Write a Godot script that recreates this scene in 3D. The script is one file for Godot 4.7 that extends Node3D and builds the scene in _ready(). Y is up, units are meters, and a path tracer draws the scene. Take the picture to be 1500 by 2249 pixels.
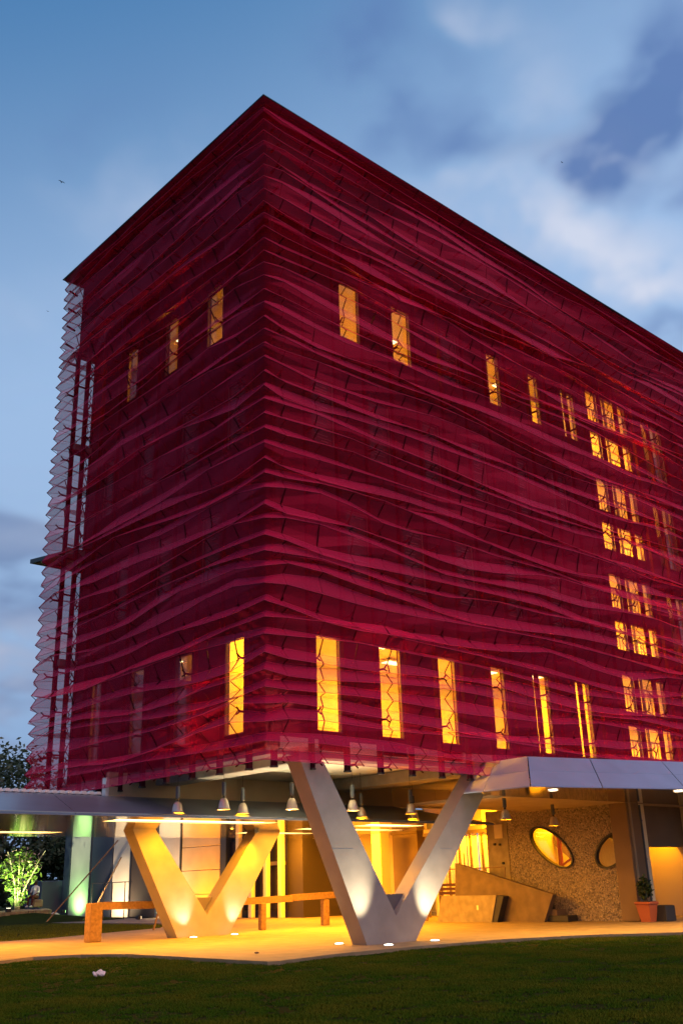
extends Node3D

# ------------------------------------------------------------------ mesh builder
class MB:
	var v := PackedVector3Array()
	var n := PackedVector3Array()
	var c := PackedColorArray()
	var col := Color.WHITE
	func tri(a: Vector3, b: Vector3, d: Vector3) -> void:   # counter-clockwise seen from outside
		var m := (b - a).cross(d - a).normalized()
		v.append(a); v.append(d); v.append(b)
		for i in 3:
			n.append(m); c.append(col)
	func quad(a: Vector3, b: Vector3, d: Vector3, e: Vector3) -> void:
		tri(a, b, d); tri(a, d, e)
	func hexa(p: Array) -> void:   # bottom 0-3 counter-clockwise from above, top 4-7
		quad(p[3], p[2], p[1], p[0]); quad(p[4], p[5], p[6], p[7])
		for i in 4:
			var j := (i + 1) % 4
			quad(p[i], p[j], p[j + 4], p[i + 4])
	func box(at: Vector3, s: Vector3, b := Basis()) -> void:
		var h := s / 2.0
		var p := []
		for y in [-1, 1]:
			for q in [[-1, 1], [1, 1], [1, -1], [-1, -1]]:
				p.append(at + b * Vector3(q[0] * h.x, y * h.y, q[1] * h.z))
		hexa(p)
	func span(a: Vector3, b: Vector3) -> void:
		box((a + b) / 2.0, (b - a).abs())
	func bev(at: Vector3, s: Vector3, r := 0.02, b := Basis()) -> void:   # box with chamfered edges
		var h := s / 2.0
		var ring := func(y: float, k: float) -> Array:
			var x := h.x - k; var z := h.z - k
			var o := []
			for q in [[-x + r, z], [x - r, z], [x, z - r], [x, -z + r], [x - r, -z], [-x + r, -z], [-x, -z + r], [-x, z - r]]:
				o.append(at + b * Vector3(q[0], y, q[1]))
			return o
		var rs := [ring.call(-h.y, r), ring.call(-h.y + r, 0.0), ring.call(h.y - r, 0.0), ring.call(h.y, r)]
		for k in 3:
			for i in 8:
				var j := (i + 1) % 8
				quad(rs[k][i], rs[k][j], rs[k + 1][j], rs[k + 1][i])
		for i in range(1, 7):
			tri(rs[0][0], rs[0][i + 1], rs[0][i]); tri(rs[3][0], rs[3][i], rs[3][i + 1])
	func bar(a: Vector3, b: Vector3, w: float, t := -1.0) -> void:
		if t < 0.0: t = w
		var d := b - a
		var y := d.normalized()
		var x := (Vector3.UP if absf(y.y) < 0.9 else Vector3.RIGHT).cross(y).normalized()
		box((a + b) / 2.0, Vector3(w, d.length(), t), Basis(x, y, x.cross(y)))
	func tube(pts: Array, r: float, sides := 6) -> void:
		var last := []
		for i in pts.size():
			var d: Vector3 = (pts[mini(i + 1, pts.size() - 1)] - pts[maxi(i - 1, 0)]).normalized()
			var x := (Vector3.UP if absf(d.y) < 0.9 else Vector3.RIGHT).cross(d).normalized()
			var y := d.cross(x)
			var ring := []
			for k in sides:
				var a := TAU * k / sides
				ring.append(pts[i] + (x * cos(a) + y * sin(a)) * r)
			if last:
				for k in sides:
					var j := (k + 1) % sides
					quad(last[k], last[j], ring[j], ring[k])
			last = ring
	func cone(a: Vector3, b: Vector3, ra: float, rb: float, sides := 8) -> void:
		var y := (b - a).normalized()
		var x := (Vector3.UP if absf(y.y) < 0.9 else Vector3.RIGHT).cross(y).normalized()
		var z := x.cross(y)
		for k in sides:
			var p := x * cos(TAU * k / sides) - z * sin(TAU * k / sides)
			var q := x * cos(TAU * (k + 1) / sides) - z * sin(TAU * (k + 1) / sides)
			quad(a + q * ra, a + p * ra, b + p * rb, b + q * rb)
			tri(a, a + p * ra, a + q * ra); tri(b, b + q * rb, b + p * rb)
	func lathe(prof: Array, at: Vector3, seg := 20) -> void:   # prof: Vector2(radius, height)
		for i in prof.size() - 1:
			for k in seg:
				var a := TAU * k / seg; var e := TAU * (k + 1) / seg
				var f := func(p: Vector2, t: float) -> Vector3: return at + Vector3(p.x * cos(t), p.y, -p.x * sin(t))
				quad(f.call(prof[i], a), f.call(prof[i], e), f.call(prof[i + 1], e), f.call(prof[i + 1], a))
	func prism(poly: PackedVector2Array, f: Callable, lo: float, hi: float) -> void:   # f(point, depth) -> Vector3
		var t := Geometry2D.triangulate_polygon(poly)
		for i in range(0, t.size(), 3):
			tri(f.call(poly[t[i]], hi), f.call(poly[t[i + 1]], hi), f.call(poly[t[i + 2]], hi))
			tri(f.call(poly[t[i]], lo), f.call(poly[t[i + 2]], lo), f.call(poly[t[i + 1]], lo))
		for i in poly.size():
			var j := (i + 1) % poly.size()
			quad(f.call(poly[i], hi), f.call(poly[i], lo), f.call(poly[j], lo), f.call(poly[j], hi))
	func add(m: ArrayMesh, mat: Material) -> void:
		if v.is_empty(): return
		var a := []
		a.resize(Mesh.ARRAY_MAX)
		a[Mesh.ARRAY_VERTEX] = v; a[Mesh.ARRAY_NORMAL] = n; a[Mesh.ARRAY_COLOR] = c
		m.add_surface_from_arrays(Mesh.PRIMITIVE_TRIANGLES, a)
		m.surface_set_material(m.get_surface_count() - 1, mat)
	func mesh(mat: Material) -> ArrayMesh:
		var m := ArrayMesh.new()
		add(m, mat)
		return m

var used := {}
var rng := RandomNumberGenerator.new()
var M := {}

func numbered(called: String) -> String:
	used[called] = used.get(called, -1) + 1
	return called if used[called] == 0 else "%s_%03d" % [called, used[called]]

func tag(o: Node3D, label := "", category := "", group := "", kind := "") -> Node3D:
	if label: o.set_meta("label", label)
	if category: o.set_meta("category", category)
	if group: o.set_meta("group", group)
	if kind: o.set_meta("kind", kind)
	return o

func thing(called: String, label: String, category: String, at := Vector3.ZERO, group := "") -> Node3D:
	var o := Node3D.new()
	o.name = numbered(called)
	o.position = at
	add_child(o, true)
	tag(o, label, category, group)
	return o

func part(called: String, b, m: Material, parent: Node) -> MeshInstance3D:
	var o := MeshInstance3D.new()
	o.name = called if parent != self else numbered(called)
	o.mesh = b.mesh(m) if b is MB else b
	parent.add_child(o, true)
	return o

func dup(o: Node3D, label := "") -> Node3D:
	var called := String(o.name).rstrip("0123456789").trim_suffix("_")
	var r: Node3D = o.duplicate()
	r.name = numbered(called)
	add_child(r, true)
	if label: r.set_meta("label", label)
	return r

func lin(r: float, g: float, b: float) -> Color:
	return Color(r, g, b).linear_to_srgb()

func noise_tex(freq: float, lo: float, hi: float, sd: int, oct := 4, tint := Vector3.ONE) -> NoiseTexture2D:
	var f := FastNoiseLite.new()
	f.seed = sd; f.frequency = freq; f.fractal_octaves = oct
	f.noise_type = FastNoiseLite.TYPE_SIMPLEX_SMOOTH
	var g := Gradient.new()
	g.set_color(0, lin(lo * tint.x, lo * tint.y, lo * tint.z)); g.set_color(1, lin(hi, hi, hi))
	var t := NoiseTexture2D.new()
	t.width = 512; t.height = 512; t.seamless = true; t.noise = f; t.color_ramp = g
	return t

func mat(c: Color, rough := 0.7, tex: Texture2D = null, scale := 0.5, metal := 0.0) -> StandardMaterial3D:
	var m := StandardMaterial3D.new()
	m.albedo_color = c; m.roughness = rough; m.metallic = metal
	if tex:
		m.albedo_texture = tex
		m.uv1_triplanar = true; m.uv1_world_triplanar = true
		m.uv1_scale = Vector3.ONE * scale
	return m

func glow(c: Color, e: float) -> StandardMaterial3D:
	var m := StandardMaterial3D.new()
	m.albedo_color = lin(0.6, 0.6, 0.6); m.emission_enabled = true; m.emission = c; m.emission_energy_multiplier = e
	return m

func glass(a: float, tint := Color(0.5, 0.55, 0.6)) -> StandardMaterial3D:
	var m := StandardMaterial3D.new()
	m.albedo_color = Color(tint.r, tint.g, tint.b, a); m.roughness = 0.03; m.transparency = BaseMaterial3D.TRANSPARENCY_ALPHA
	return m

const AMBER := Vector3(1.0, 0.355, 0.004)
var amber := Color.WHITE

func area(called: String, at: Vector3, size: Vector2, c: Color, e: float, parent: Node, rot := Vector3(-90, 0, 0)) -> void:
	var l := AreaLight3D.new()
	l.name = called
	l.area_size = size; l.light_color = c; l.light_energy = e
	l.shadow_enabled = true
	l.position = at; l.rotation_degrees = rot
	l.area_range = 40.0; l.area_attenuation = 2.0
	parent.add_child(l, true)

func spot(at: Vector3, to: Vector3, c: Color, e: float, ang: float, parent: Node, size := 0.05) -> void:
	var l := SpotLight3D.new()
	l.name = "lamp_light"
	l.light_color = c; l.light_energy = e; l.spot_angle = ang; l.spot_range = 30.0; l.spot_attenuation = 2.0
	l.spot_angle_attenuation = 0.9; l.light_size = size; l.shadow_enabled = true
	parent.add_child(l, true)
	l.look_at_from_position(at, to, Vector3.UP if absf((to - at).normalized().y) < 0.98 else Vector3.RIGHT)

func _ready() -> void:
	rng.seed = 4711
	amber = lin(AMBER.x, AMBER.y, AMBER.z)
	set_camera()
	set_sky()
	materials()
	ground()
	building_walls()
	building_screen()
	columns()
	canopies()
	under_building()
	wing()
	entrance()
	furniture()
	garden()

func set_camera() -> void:
	var c := Camera3D.new()
	c.name = "camera"
	c.fov = 55.0; c.near = 0.1; c.far = 900.0
	c.transform = Transform3D(Basis.from_euler(Vector3(0.360988, -0.747956, -0.031344)), Vector3(-13.0433, 1.28, 16.6271))
	add_child(c)
	c.current = true

# ------------------------------------------------------------------ sky and dusk light
func set_sky() -> void:
	var w := 2048; var h := 1024
	var nz := FastNoiseLite.new()
	nz.seed = 12; nz.frequency = 0.75; nz.fractal_octaves = 5; nz.fractal_gain = 0.5
	var warp := FastNoiseLite.new()
	warp.seed = 5; warp.frequency = 0.5; warp.fractal_octaves = 2
	var img := Image.create(w, h, false, Image.FORMAT_RGB8)
	for y in h:
		var t := PI * (y + 0.5) / h
		var up := cos(t)
		if up < -0.05:
			if y % 2 == 0: img.fill_rect(Rect2i(0, y, w, 2), Color(0.10, 0.11, 0.12))
			continue
		var x := -1
		while x < w - 1:
			x += 1
			var sharp := x > 40 and x < 440
			var a := TAU * (x + (0.5 if sharp else 1.0)) / w
			var d := Vector3(sin(a) * sin(t), up, -cos(a) * sin(t))
			# clear air: deeper blue overhead, greyer low down; lighter and pinker where the sun has set (towards +x +z)
			var west := clampf(d.dot(Vector3(0.82, 0.0, 0.57)) * 0.5 + 0.5, 0.0, 1.0)
			var k := clampf(up, 0.0, 1.0)
			var c := Vector3(0.27, 0.42, 0.67).lerp(Vector3(0.35, 0.52, 0.79), smoothstep(0.1, 0.5, k)).lerp(Vector3(0.06, 0.20, 0.44), smoothstep(0.60, 1.0, k + 0.5 * (0.82 - west)))
			c = c.lerp(Vector3(0.36, 0.52, 0.80), smoothstep(0.5, 0.98, west) * smoothstep(0.15, 0.5, k) * 0.8)
			c = c.lerp(Vector3(0.60, 0.50, 0.50), smoothstep(0.80, 1.0, west) * (1.0 - smoothstep(0.05, 0.4, k)) * 0.8)
			# clouds on a layer overhead
			var p := Vector2(d.x, d.z) / (maxf(up, 0.0) + 0.22)
			var wx := warp.get_noise_2d(p.x * 1.3, p.y * 1.3) * 0.7
			var n1 := nz.get_noise_2d(p.x * 1.15 + wx, p.y * 1.15 - wx)
			var n2 := nz.get_noise_2d(p.x * 2.6 + 31.0 + wx, p.y * 2.6 + 7.0)
			# banks of cloud: darker masses and one lit bank, ragged by the noise
			var az := rad_to_deg(atan2(d.x, -d.z)); var el := rad_to_deg(asin(up))
			var n3 := nz.get_noise_2d(p.x * 6.0 + wx, p.y * 6.0 + 77.0)
			var q := Vector2(az + 6.5 * n2 + 3.0 * n1 + 2.2 * n3, el + 3.5 * n1 - 4.0 * n2 + 1.8 * n3)
			var bank := 0.0
			for g in BANKS:
				bank += g[4] * exp(-pow((q.x - g[0]) / g[2], 2.0) - pow((q.y - g[1] - g[5] * (q.x - g[0])) / g[3], 2.0))
			var cover := smoothstep(-0.12, 0.22, n1 + 0.35 * n2 + 0.30 * smoothstep(0.55, 0.95, west) - 0.06)
			var lit := clampf(0.45 + 2.2 * n2 - 0.8 * n1, 0.0, 1.0)
			var cloud := Vector3(0.175, 0.265, 0.47).lerp(Vector3(0.58, 0.64, 0.80), lit * smoothstep(0.30, 0.85, west))
			bank *= clampf(1.0 + 1.9 * n3, 0.25, 1.6)
			c = c.lerp(cloud, cover * 0.65 * clampf(1.0 + 2.2 * n3, 0.0, 1.4))
			c = c.lerp(Vector3(0.11, 0.205, 0.46), clampf(bank, 0.0, 0.92))
			c = c.lerp(Vector3(0.66, 0.71, 0.86), clampf(-bank * (0.75 + 1.2 * n2), 0.0, 0.9))
			var o := Color(c.x, c.y, c.z).linear_to_srgb()
			img.set_pixel(x, y, o)
			if not sharp and x < w - 1:
				x += 1
				img.set_pixel(x, y, o)
	var pm := PanoramaSkyMaterial.new()
	pm.panorama = ImageTexture.create_from_image(img)
	pm.energy_multiplier = 1.0
	var sky := Sky.new()
	sky.sky_material = pm
	var e := Environment.new()
	e.background_mode = Environment.BG_SKY
	e.sky = sky
	e.tonemap_mode = Environment.TONE_MAPPER_LINEAR
	e.tonemap_exposure = 1.0
	e.sdfgi_enabled = true; e.ssao_enabled = true; e.ssil_enabled = true
	var we := WorldEnvironment.new()
	we.name = "world_environment"
	we.environment = e
	add_child(we)
	var sun := DirectionalLight3D.new()
	sun.name = "afterglow"
	sun.light_color = Color(1.0, 0.74, 0.68)
	sun.light_energy = 0.46
	sun.light_angular_distance = 50.0
	sun.shadow_enabled = true
	add_child(sun)
	sun.look_at_from_position(Vector3(-7, 36, 33), Vector3.ZERO)

# azimuth, elevation, half-widths in degrees, strength (negative: lit), slant
const BANKS := [
	[65.5, 42.5, 4.0, 4.4, 0.8, -0.5], [62.0, 38.0, 4.5, 2.0, 0.75, 0.3], [47.0, 45.0, 2.6, 4.2, 0.55, 0.0], [52.0, 41.5, 3.2, 2.4, 0.5, 0.2], [68.5, 34.0, 3.0, 4.0, 0.8, 0.3],
	[63.0, 28.5, 4.0, 1.5, 0.7, 0.0], [59.0, 35.0, 6.0, 2.4, -0.75, -0.55], [63.5, 31.5, 3.2, 1.5, -0.7, -0.2], [67.3, 39.5, 1.5, 3.0, -0.7, 0.6], [56.5, 44.0, 3.5, 1.8, -0.45, -0.2], [50.0, 36.5, 5.0, 2.5, -0.35, 0.0],
	[25.0, 39.0, 7.0, 2.2, 0.16, 0.2], [33.0, 36.0, 7.0, 2.5, -0.14, 0.1], [22.0, 31.0, 6.0, 3.0, -0.12, 0.0], [24.0, 13.0, 9.0, 5.0, -0.25, 0.0],
	[95.0, 35.0, 12.0, 5.0, 0.7, 0.2], [110.0, 25.0, 14.0, 4.0, -0.6, 0.1], [-20.0, 40.0, 14.0, 5.0, 0.35, 0.1], [-60.0, 28.0, 16.0, 5.0, -0.35, 0.0], [150.0, 38.0, 16.0, 6.0, 0.5, 0.0], [-130.0, 34.0, 18.0, 6.0, 0.4, 0.0]]

func materials() -> void:
	var mott := noise_tex(0.012, 0.58, 1.0, 3, 5)
	var fine := noise_tex(0.06, 0.7, 1.0, 8, 3)
	var soft := noise_tex(0.006, 0.80, 1.0, 21, 5)
	var lawn := noise_tex(0.02, 0.35, 1.0, 9, 5)
	M.pave = mat(lin(0.29, 0.215, 0.11), 0.75, mott, 0.22)
	M.edge = mat(lin(0.30, 0.30, 0.30), 0.8, fine, 0.6)
	M.path = mat(lin(0.22, 0.19, 0.17), 0.85, mott, 0.2)
	M.lawn = mat(lin(0.025, 0.038, 0.006), 0.95, lawn, 0.35)
	M.blade = mat(Color.WHITE, 0.75)
	M.blade.vertex_color_use_as_albedo = true
	M.blade.backlight_enabled = true; M.blade.backlight = Color(0.35, 0.35, 0.35)
	M.wall = mat(lin(0.062, 0.022, 0.038), 0.8, mott, 0.12)
	M.parapet = mat(lin(0.060, 0.024, 0.045), 0.7, soft, 0.12)
	M.slab = mat(lin(0.28, 0.25, 0.25), 0.85, mott, 0.2)
	M.ceil = mat(lin(0.80, 0.74, 0.58), 0.8, soft, 0.2)
	M.dark = mat(lin(0.035, 0.035, 0.04), 0.6)
	M.post = mat(lin(0.05, 0.008, 0.016), 0.5)
	M.rib = mat(lin(0.035, 0.003, 0.007), 0.5)
	M.fold = mat(lin(0.42, 0.05, 0.11), 0.5)
	M.screen = mat(Color(lin(0.80, 0.008, 0.066), 0.41), 0.55)        # the mesh on the faces that look down
	M.screen.transparency = BaseMaterial3D.TRANSPARENCY_ALPHA
	M.screen_up_bright = mat(Color(lin(0.80, 0.013, 0.095), 0.47), 0.55)   # same mesh on faces that look up, their brightness put into colour and opacity
	M.screen_up_bright.transparency = BaseMaterial3D.TRANSPARENCY_ALPHA
	M.ramp = mat(lin(0.20, 0.14, 0.07), 0.85, mott, 0.3)
	for k in ["screen", "screen_up_bright", "wall", "lawn", "blade", "fold", "parapet", "rib", "post"]: M[k].metallic_specular = 0.12
	M.screen_up_bright.metallic_specular = 0.3; M.screen.metallic_specular = 0.22
	M.web = mat(lin(0.10, 0.085, 0.09), 0.5)
	M.roof = mat(lin(0.02, 0.03, 0.035), 0.4)
	M.inner = mat(lin(0.62, 0.58, 0.50), 0.85, soft, 0.3)
	M.inner_dim = mat(lin(0.22, 0.17, 0.12), 0.85, soft, 0.3)
	M.frame = mat(lin(0.10, 0.08, 0.08), 0.5)
	M.pane = glass(0.10)
	M.pane_dark = mat(lin(0.022, 0.018, 0.03), 0.25)
	M.pane_dark.metallic_specular = 0.32
	M.pale_flecks = mat(lin(0.07, 0.065, 0.09), 0.7)
	M.steel = mat(lin(0.33, 0.29, 0.26), 0.42, noise_tex(0.009, 0.80, 1.0, 14, 6), 0.35, 0.25)
	M.alu = mat(lin(0.34, 0.39, 0.54), 0.38, soft, 0.25, 0.35)
	M.alu_dark = mat(lin(0.20, 0.25, 0.33), 0.35, soft, 0.25, 0.4)
	M.mirror = mat(lin(0.46, 0.42, 0.36), 0.08, null, 1.0, 0.85)
	M.beige = mat(lin(0.55, 0.46, 0.30), 0.75, soft, 0.25)
	M.beam = mat(lin(0.40, 0.37, 0.32), 0.8, mott, 0.2)
	M.gutter = mat(lin(0.06, 0.07, 0.08), 0.45)
	M.slot = glow(lin(1.0, 0.66, 0.22), 9.0)
	M.panel_lamp = glow(lin(1.0, 0.72, 0.32), 8.0)
	M.downlight = glow(lin(1.0, 0.85, 0.6), 8.0)
	M.uplight = glow(lin(1.0, 0.92, 0.72), 8.0)
	M.concrete = mat(lin(0.32, 0.26, 0.15), 0.85, mott, 0.4)
	M.render = mat(lin(0.36, 0.28, 0.17), 0.85, soft, 0.3)
	M.column = mat(lin(0.21, 0.14, 0.075), 0.8, soft, 0.3)
	M.wood = mat(lin(0.30, 0.17, 0.07), 0.8, noise_tex(0.03, 0.45, 1.0, 17, 5), 0.5)
	M.wood_dark = mat(lin(0.07, 0.022, 0.012), 0.7)
	M.panel_pale = mat(lin(0.60, 0.56, 0.48), 0.7, soft, 0.2)
	M.panel_blue = mat(lin(0.035, 0.045, 0.075), 0.5)
	M.panel_brown = mat(lin(0.035, 0.025, 0.024), 0.6)
	M.panel_orange = mat(lin(0.55, 0.42, 0.25), 0.8, soft, 0.2)
	M.yellow = mat(lin(0.75, 0.66, 0.40), 0.7)
	M.terracotta = mat(lin(0.42, 0.11, 0.045), 0.8, fine, 1.0)
	M.black = mat(lin(0.02, 0.02, 0.022), 0.6)
	M.soil = mat(lin(0.03, 0.02, 0.014), 0.95)
	M.leaf = mat(Color.WHITE, 0.6)
	M.leaf.vertex_color_use_as_albedo = true
	M.leaf.backlight_enabled = true; M.leaf.backlight = Color(0.45, 0.45, 0.45)
	M.bark = mat(lin(0.10, 0.075, 0.05), 0.9, fine, 1.0)
	M.pebble = mat(Color.WHITE, 0.45)
	M.pebble.vertex_color_use_as_albedo = true
	M.body = mat(Color.WHITE, 0.8)
	M.body.vertex_color_use_as_albedo = true
	M.white = mat(lin(0.75, 0.73, 0.68), 0.6)
	M.red = mat(lin(0.5, 0.02, 0.015), 0.5)
	M.shade_metal = mat(lin(0.5, 0.46, 0.40), 0.3, null, 1.0, 0.5)
	M.lamp_inner = glow(lin(1.0, 0.6, 0.2), 2.5)

# ------------------------------------------------------------------ ground
func sheet(called: String, poly: PackedVector2Array, y: float, thick: float, m: Material) -> MeshInstance3D:
	var b := MB.new()
	b.prism(poly, func(p: Vector2, d: float) -> Vector3: return Vector3(p.x, y + d, p.y), 0.0, -thick)
	# prism is wound for a plane seen from +depth; flip so that the top faces up
	var o := part(called, b, m, self)
	tag(o, "", "", "", "structure")
	return o

var lawn_edge := PackedVector2Array([Vector2(-14, -3.6), Vector2(-3.4, -4.5), Vector2(-2.4, -5.0), Vector2(-1.5, -4.6), Vector2(-0.95, -3.6), Vector2(-0.95, 1.25), Vector2(-0.75, 1.35), Vector2(1.0, 0.98), Vector2(3.2, 0.95), Vector2(5.9, 1.2), Vector2(7.85, 2.1), Vector2(9.2, 3.6), Vector2(12.5, 7.0), Vector2(20, 15.0)])

func ground() -> void:
	var g := MB.new()
	var n := FastNoiseLite.new()
	n.seed = 2; n.frequency = 0.05
	var ht := func(x: float, z: float) -> float:
		var far := clampf((Vector2(x + 13, z - 16).length() - 49.0) / 14.0, 0.0, 1.0) * clampf((-z - 20.0) / 15.0, 0.0, 1.0) * (1.0 - clampf((x - 13.2) / 1.5, 0.0, 1.0))
		return -0.07 + 0.75 * far
	var xs := [-400.0, -200.0, -100.0]
	for i in range(-50, 61, 2): xs.append(float(i))
	xs.append_array([100.0, 200.0, 400.0])
	for i in xs.size() - 1:
		for j in xs.size() - 1:
			var x0: float = xs[i]; var x1: float = xs[i + 1]; var z0: float = xs[j] - 15.0; var z1: float = xs[j + 1] - 15.0
			g.quad(Vector3(x0, ht.call(x0, z1), z1), Vector3(x1, ht.call(x1, z1), z1), Vector3(x1, ht.call(x1, z0), z0), Vector3(x0, ht.call(x0, z0), z0))
	tag(part("ground", g, M.lawn, self), "", "", "", "structure")
	var pv := lawn_edge.duplicate()
	pv.append_array([Vector2(40, 15), Vector2(40, -30), Vector2(16, -30), Vector2(10.5, -19.5), Vector2(7.5, -15.6), Vector2(4.8, -14.4), Vector2(1.8, -13.0), Vector2(-14, -12.6)])
	sheet("pavement", pv, 0.0, 0.09, M.pave)
	sheet("path", PackedVector2Array([Vector2(9.9, -33.2), Vector2(-25, -33.6), Vector2(-25, -35.8), Vector2(12.8, -35.4), Vector2(14.9, -37.6), Vector2(14.9, -28), Vector2(10.6, -19.5)]), -0.02, 0.07, M.path)
	# mown grass: clumps of blades over the lawn in front and the strip behind
	var tuft := MB.new()
	for k in 9:
		var a := rng.randf() * TAU
		var r := rng.randf() * 0.035
		var p := Vector3(cos(a) * r, 0, sin(a) * r)
		var t := rng.randf() * TAU
		var side := Vector3(cos(t), 0, sin(t)) * 0.005
		var hgt := rng.randf_range(0.012, 0.036)
		var lean := Vector3(rng.randf_range(-1, 1), 0, rng.randf_range(-1, 1)) * 0.034
		tuft.tri(p - side, p + side, p + lean * 0.5 + Vector3.UP * hgt * 0.6 + side * 0.7)
		tuft.tri(p - side, p + lean * 0.5 + Vector3.UP * hgt * 0.6 + side * 0.7, p + lean + Vector3.UP * hgt)
	var tm := tuft.mesh(M.blade)
	var patch := FastNoiseLite.new()
	patch.seed = 33; patch.frequency = 0.55; patch.fractal_octaves = 4
	var where: Array[Transform3D] = []
	var tint: Array[Color] = []
	var eye := Vector2(-13.04, 16.63)
	var tries := 0
	while where.size() < 95000 and tries < 600000:
		tries += 1
		var ang := deg_to_rad(rng.randf_range(13.0, 71.0))
		var dist := sqrt(rng.randf_range(8.0 * 8.0, 26.0 * 26.0))
		if rng.randf() > clampf(14.0 / dist, 0.35, 1.0): continue
		var p := eye + Vector2(sin(ang), -cos(ang)) * dist
		if Geometry2D.is_point_in_polygon(p, pv): continue
		if p.y < -4.7: continue
		var q := patch.get_noise_2d(p.x, p.y)
		var q2 := patch.get_noise_2d(p.x * 3.0 + 50, p.y * 3.0)
		if q2 * 1.2 + q < -0.22 and rng.randf() < 0.85: continue
		var s := rng.randf_range(0.75, 1.3) * (1.0 + 0.35 * q)
		where.append(Transform3D(Basis(Vector3.UP, rng.randf() * TAU).scaled(Vector3(s, s, s)), Vector3(p.x, -0.07, p.y)))
		var dry := clampf(0.35 + q * 0.9 + rng.randf_range(-0.25, 0.25), 0.0, 1.0)
		tint.append(Color(lerpf(0.036, 0.115, dry), lerpf(0.088, 0.106, dry), lerpf(0.004, 0.008, dry)))
	# the strip between the pavement and the far path
	for i in 16000:
		var p := Vector2(rng.randf_range(-8, 10.4), rng.randf_range(-33.0, -13.0))
		if Geometry2D.is_point_in_polygon(p, pv): continue
		var s := rng.randf_range(1.3, 2.2)
		where.append(Transform3D(Basis(Vector3.UP, rng.randf() * TAU).scaled(Vector3(s, s, s)), Vector3(p.x, -0.07, p.y)))
		tint.append(Color(0.09, 0.12, 0.02))
	var mm := MultiMesh.new()
	mm.transform_format = MultiMesh.TRANSFORM_3D
	mm.use_colors = true
	mm.mesh = tm
	mm.instance_count = where.size()
	for i in where.size():
		mm.set_instance_transform(i, where[i]); mm.set_instance_color(i, tint[i])
	var mi := MultiMeshInstance3D.new()
	mi.name = "grass"
	mi.multimesh = mm
	add_child(mi, true)
	tag(mi, "short mown grass with dry patches on the lawn before the building", "grass", "", "stuff")

# ------------------------------------------------------------------ the red building
# Faces: 0 looks to +z (long side), 1 looks to -x (short side), 2 looks to -z (behind).  s runs away from the near corner, d is the depth inwards.
const LEN := 11.1
const FAR := 24.0
func at(face: int, s: float, h: float, d: float) -> Vector3:
	if face == 0: return Vector3(s, h, -d)
	if face == 1: return Vector3(d, h, -s)
	return Vector3(s, h, -LEN + d)

var bld: Node3D
const SILL := [4.64, 8.62, 12.15, 15.72]
const HEAD := [6.98, 10.5, 14.08, 17.6]
const FLOOR := [4.2, 7.72, 11.25, 14.8, 18.35]
var holes := [[[], [], [], []], [[], [], [], []]]

func window(face: int, s0: float, s1: float, h0: float, h1: float, lit: bool, cuts: Array = [], half := 0.05) -> void:
	var b := MB.new()
	var f := 0.035
	var d0 := 1.05; var d1 := 1.12
	b.span(at(face, s0 + 0.002, h0 + 0.002, d0), at(face, s1 - 0.002, h0 + f, d1)); b.span(at(face, s0 + 0.002, h1 - f, d0), at(face, s1 - 0.002, h1 - 0.002, d1))
	b.span(at(face, s0 + 0.002, h0 + f, d0), at(face, s0 + f, h1 - f, d1)); b.span(at(face, s1 - f, h0 + f, d0), at(face, s1 - 0.002, h1 - f, d1))
	for q in cuts: b.span(at(face, q - half, h0 + f, d0), at(face, q + half, h1 - f, d1))
	var w := part("window", b, M.frame, bld)
	var edges := [s0 + f]
	for q in cuts: edges.append_array([q - half, q + half])
	edges.append(s1 - f)
	for i in range(0, edges.size(), 2):
		var p := MB.new()
		p.span(at(face, edges[i], h0 + f, 1.08), at(face, edges[i + 1], h1 - f, 1.092))
		part("pane", p, M.pane if lit else M.pane_dark, w)
	if not lit and h1 - h0 > 1.5:
		# short pale strips on the dark glass, a pattern of broken flecks
		var bl := MB.new()
		var y := h0 + 0.1
		while y < h1 - 0.1:
			if rng.randf() < 0.55:
				var a := rng.randf_range(s0 + 0.06, lerpf(s0, s1, 0.5)); var e := rng.randf_range(lerpf(s0, s1, 0.55), s1 - 0.06)
				bl.span(at(face, a, y, 1.068), at(face, e, y + 0.03, 1.076))
			y += 0.085
		part("pale_flecks", bl, M.pale_flecks, w)

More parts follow.
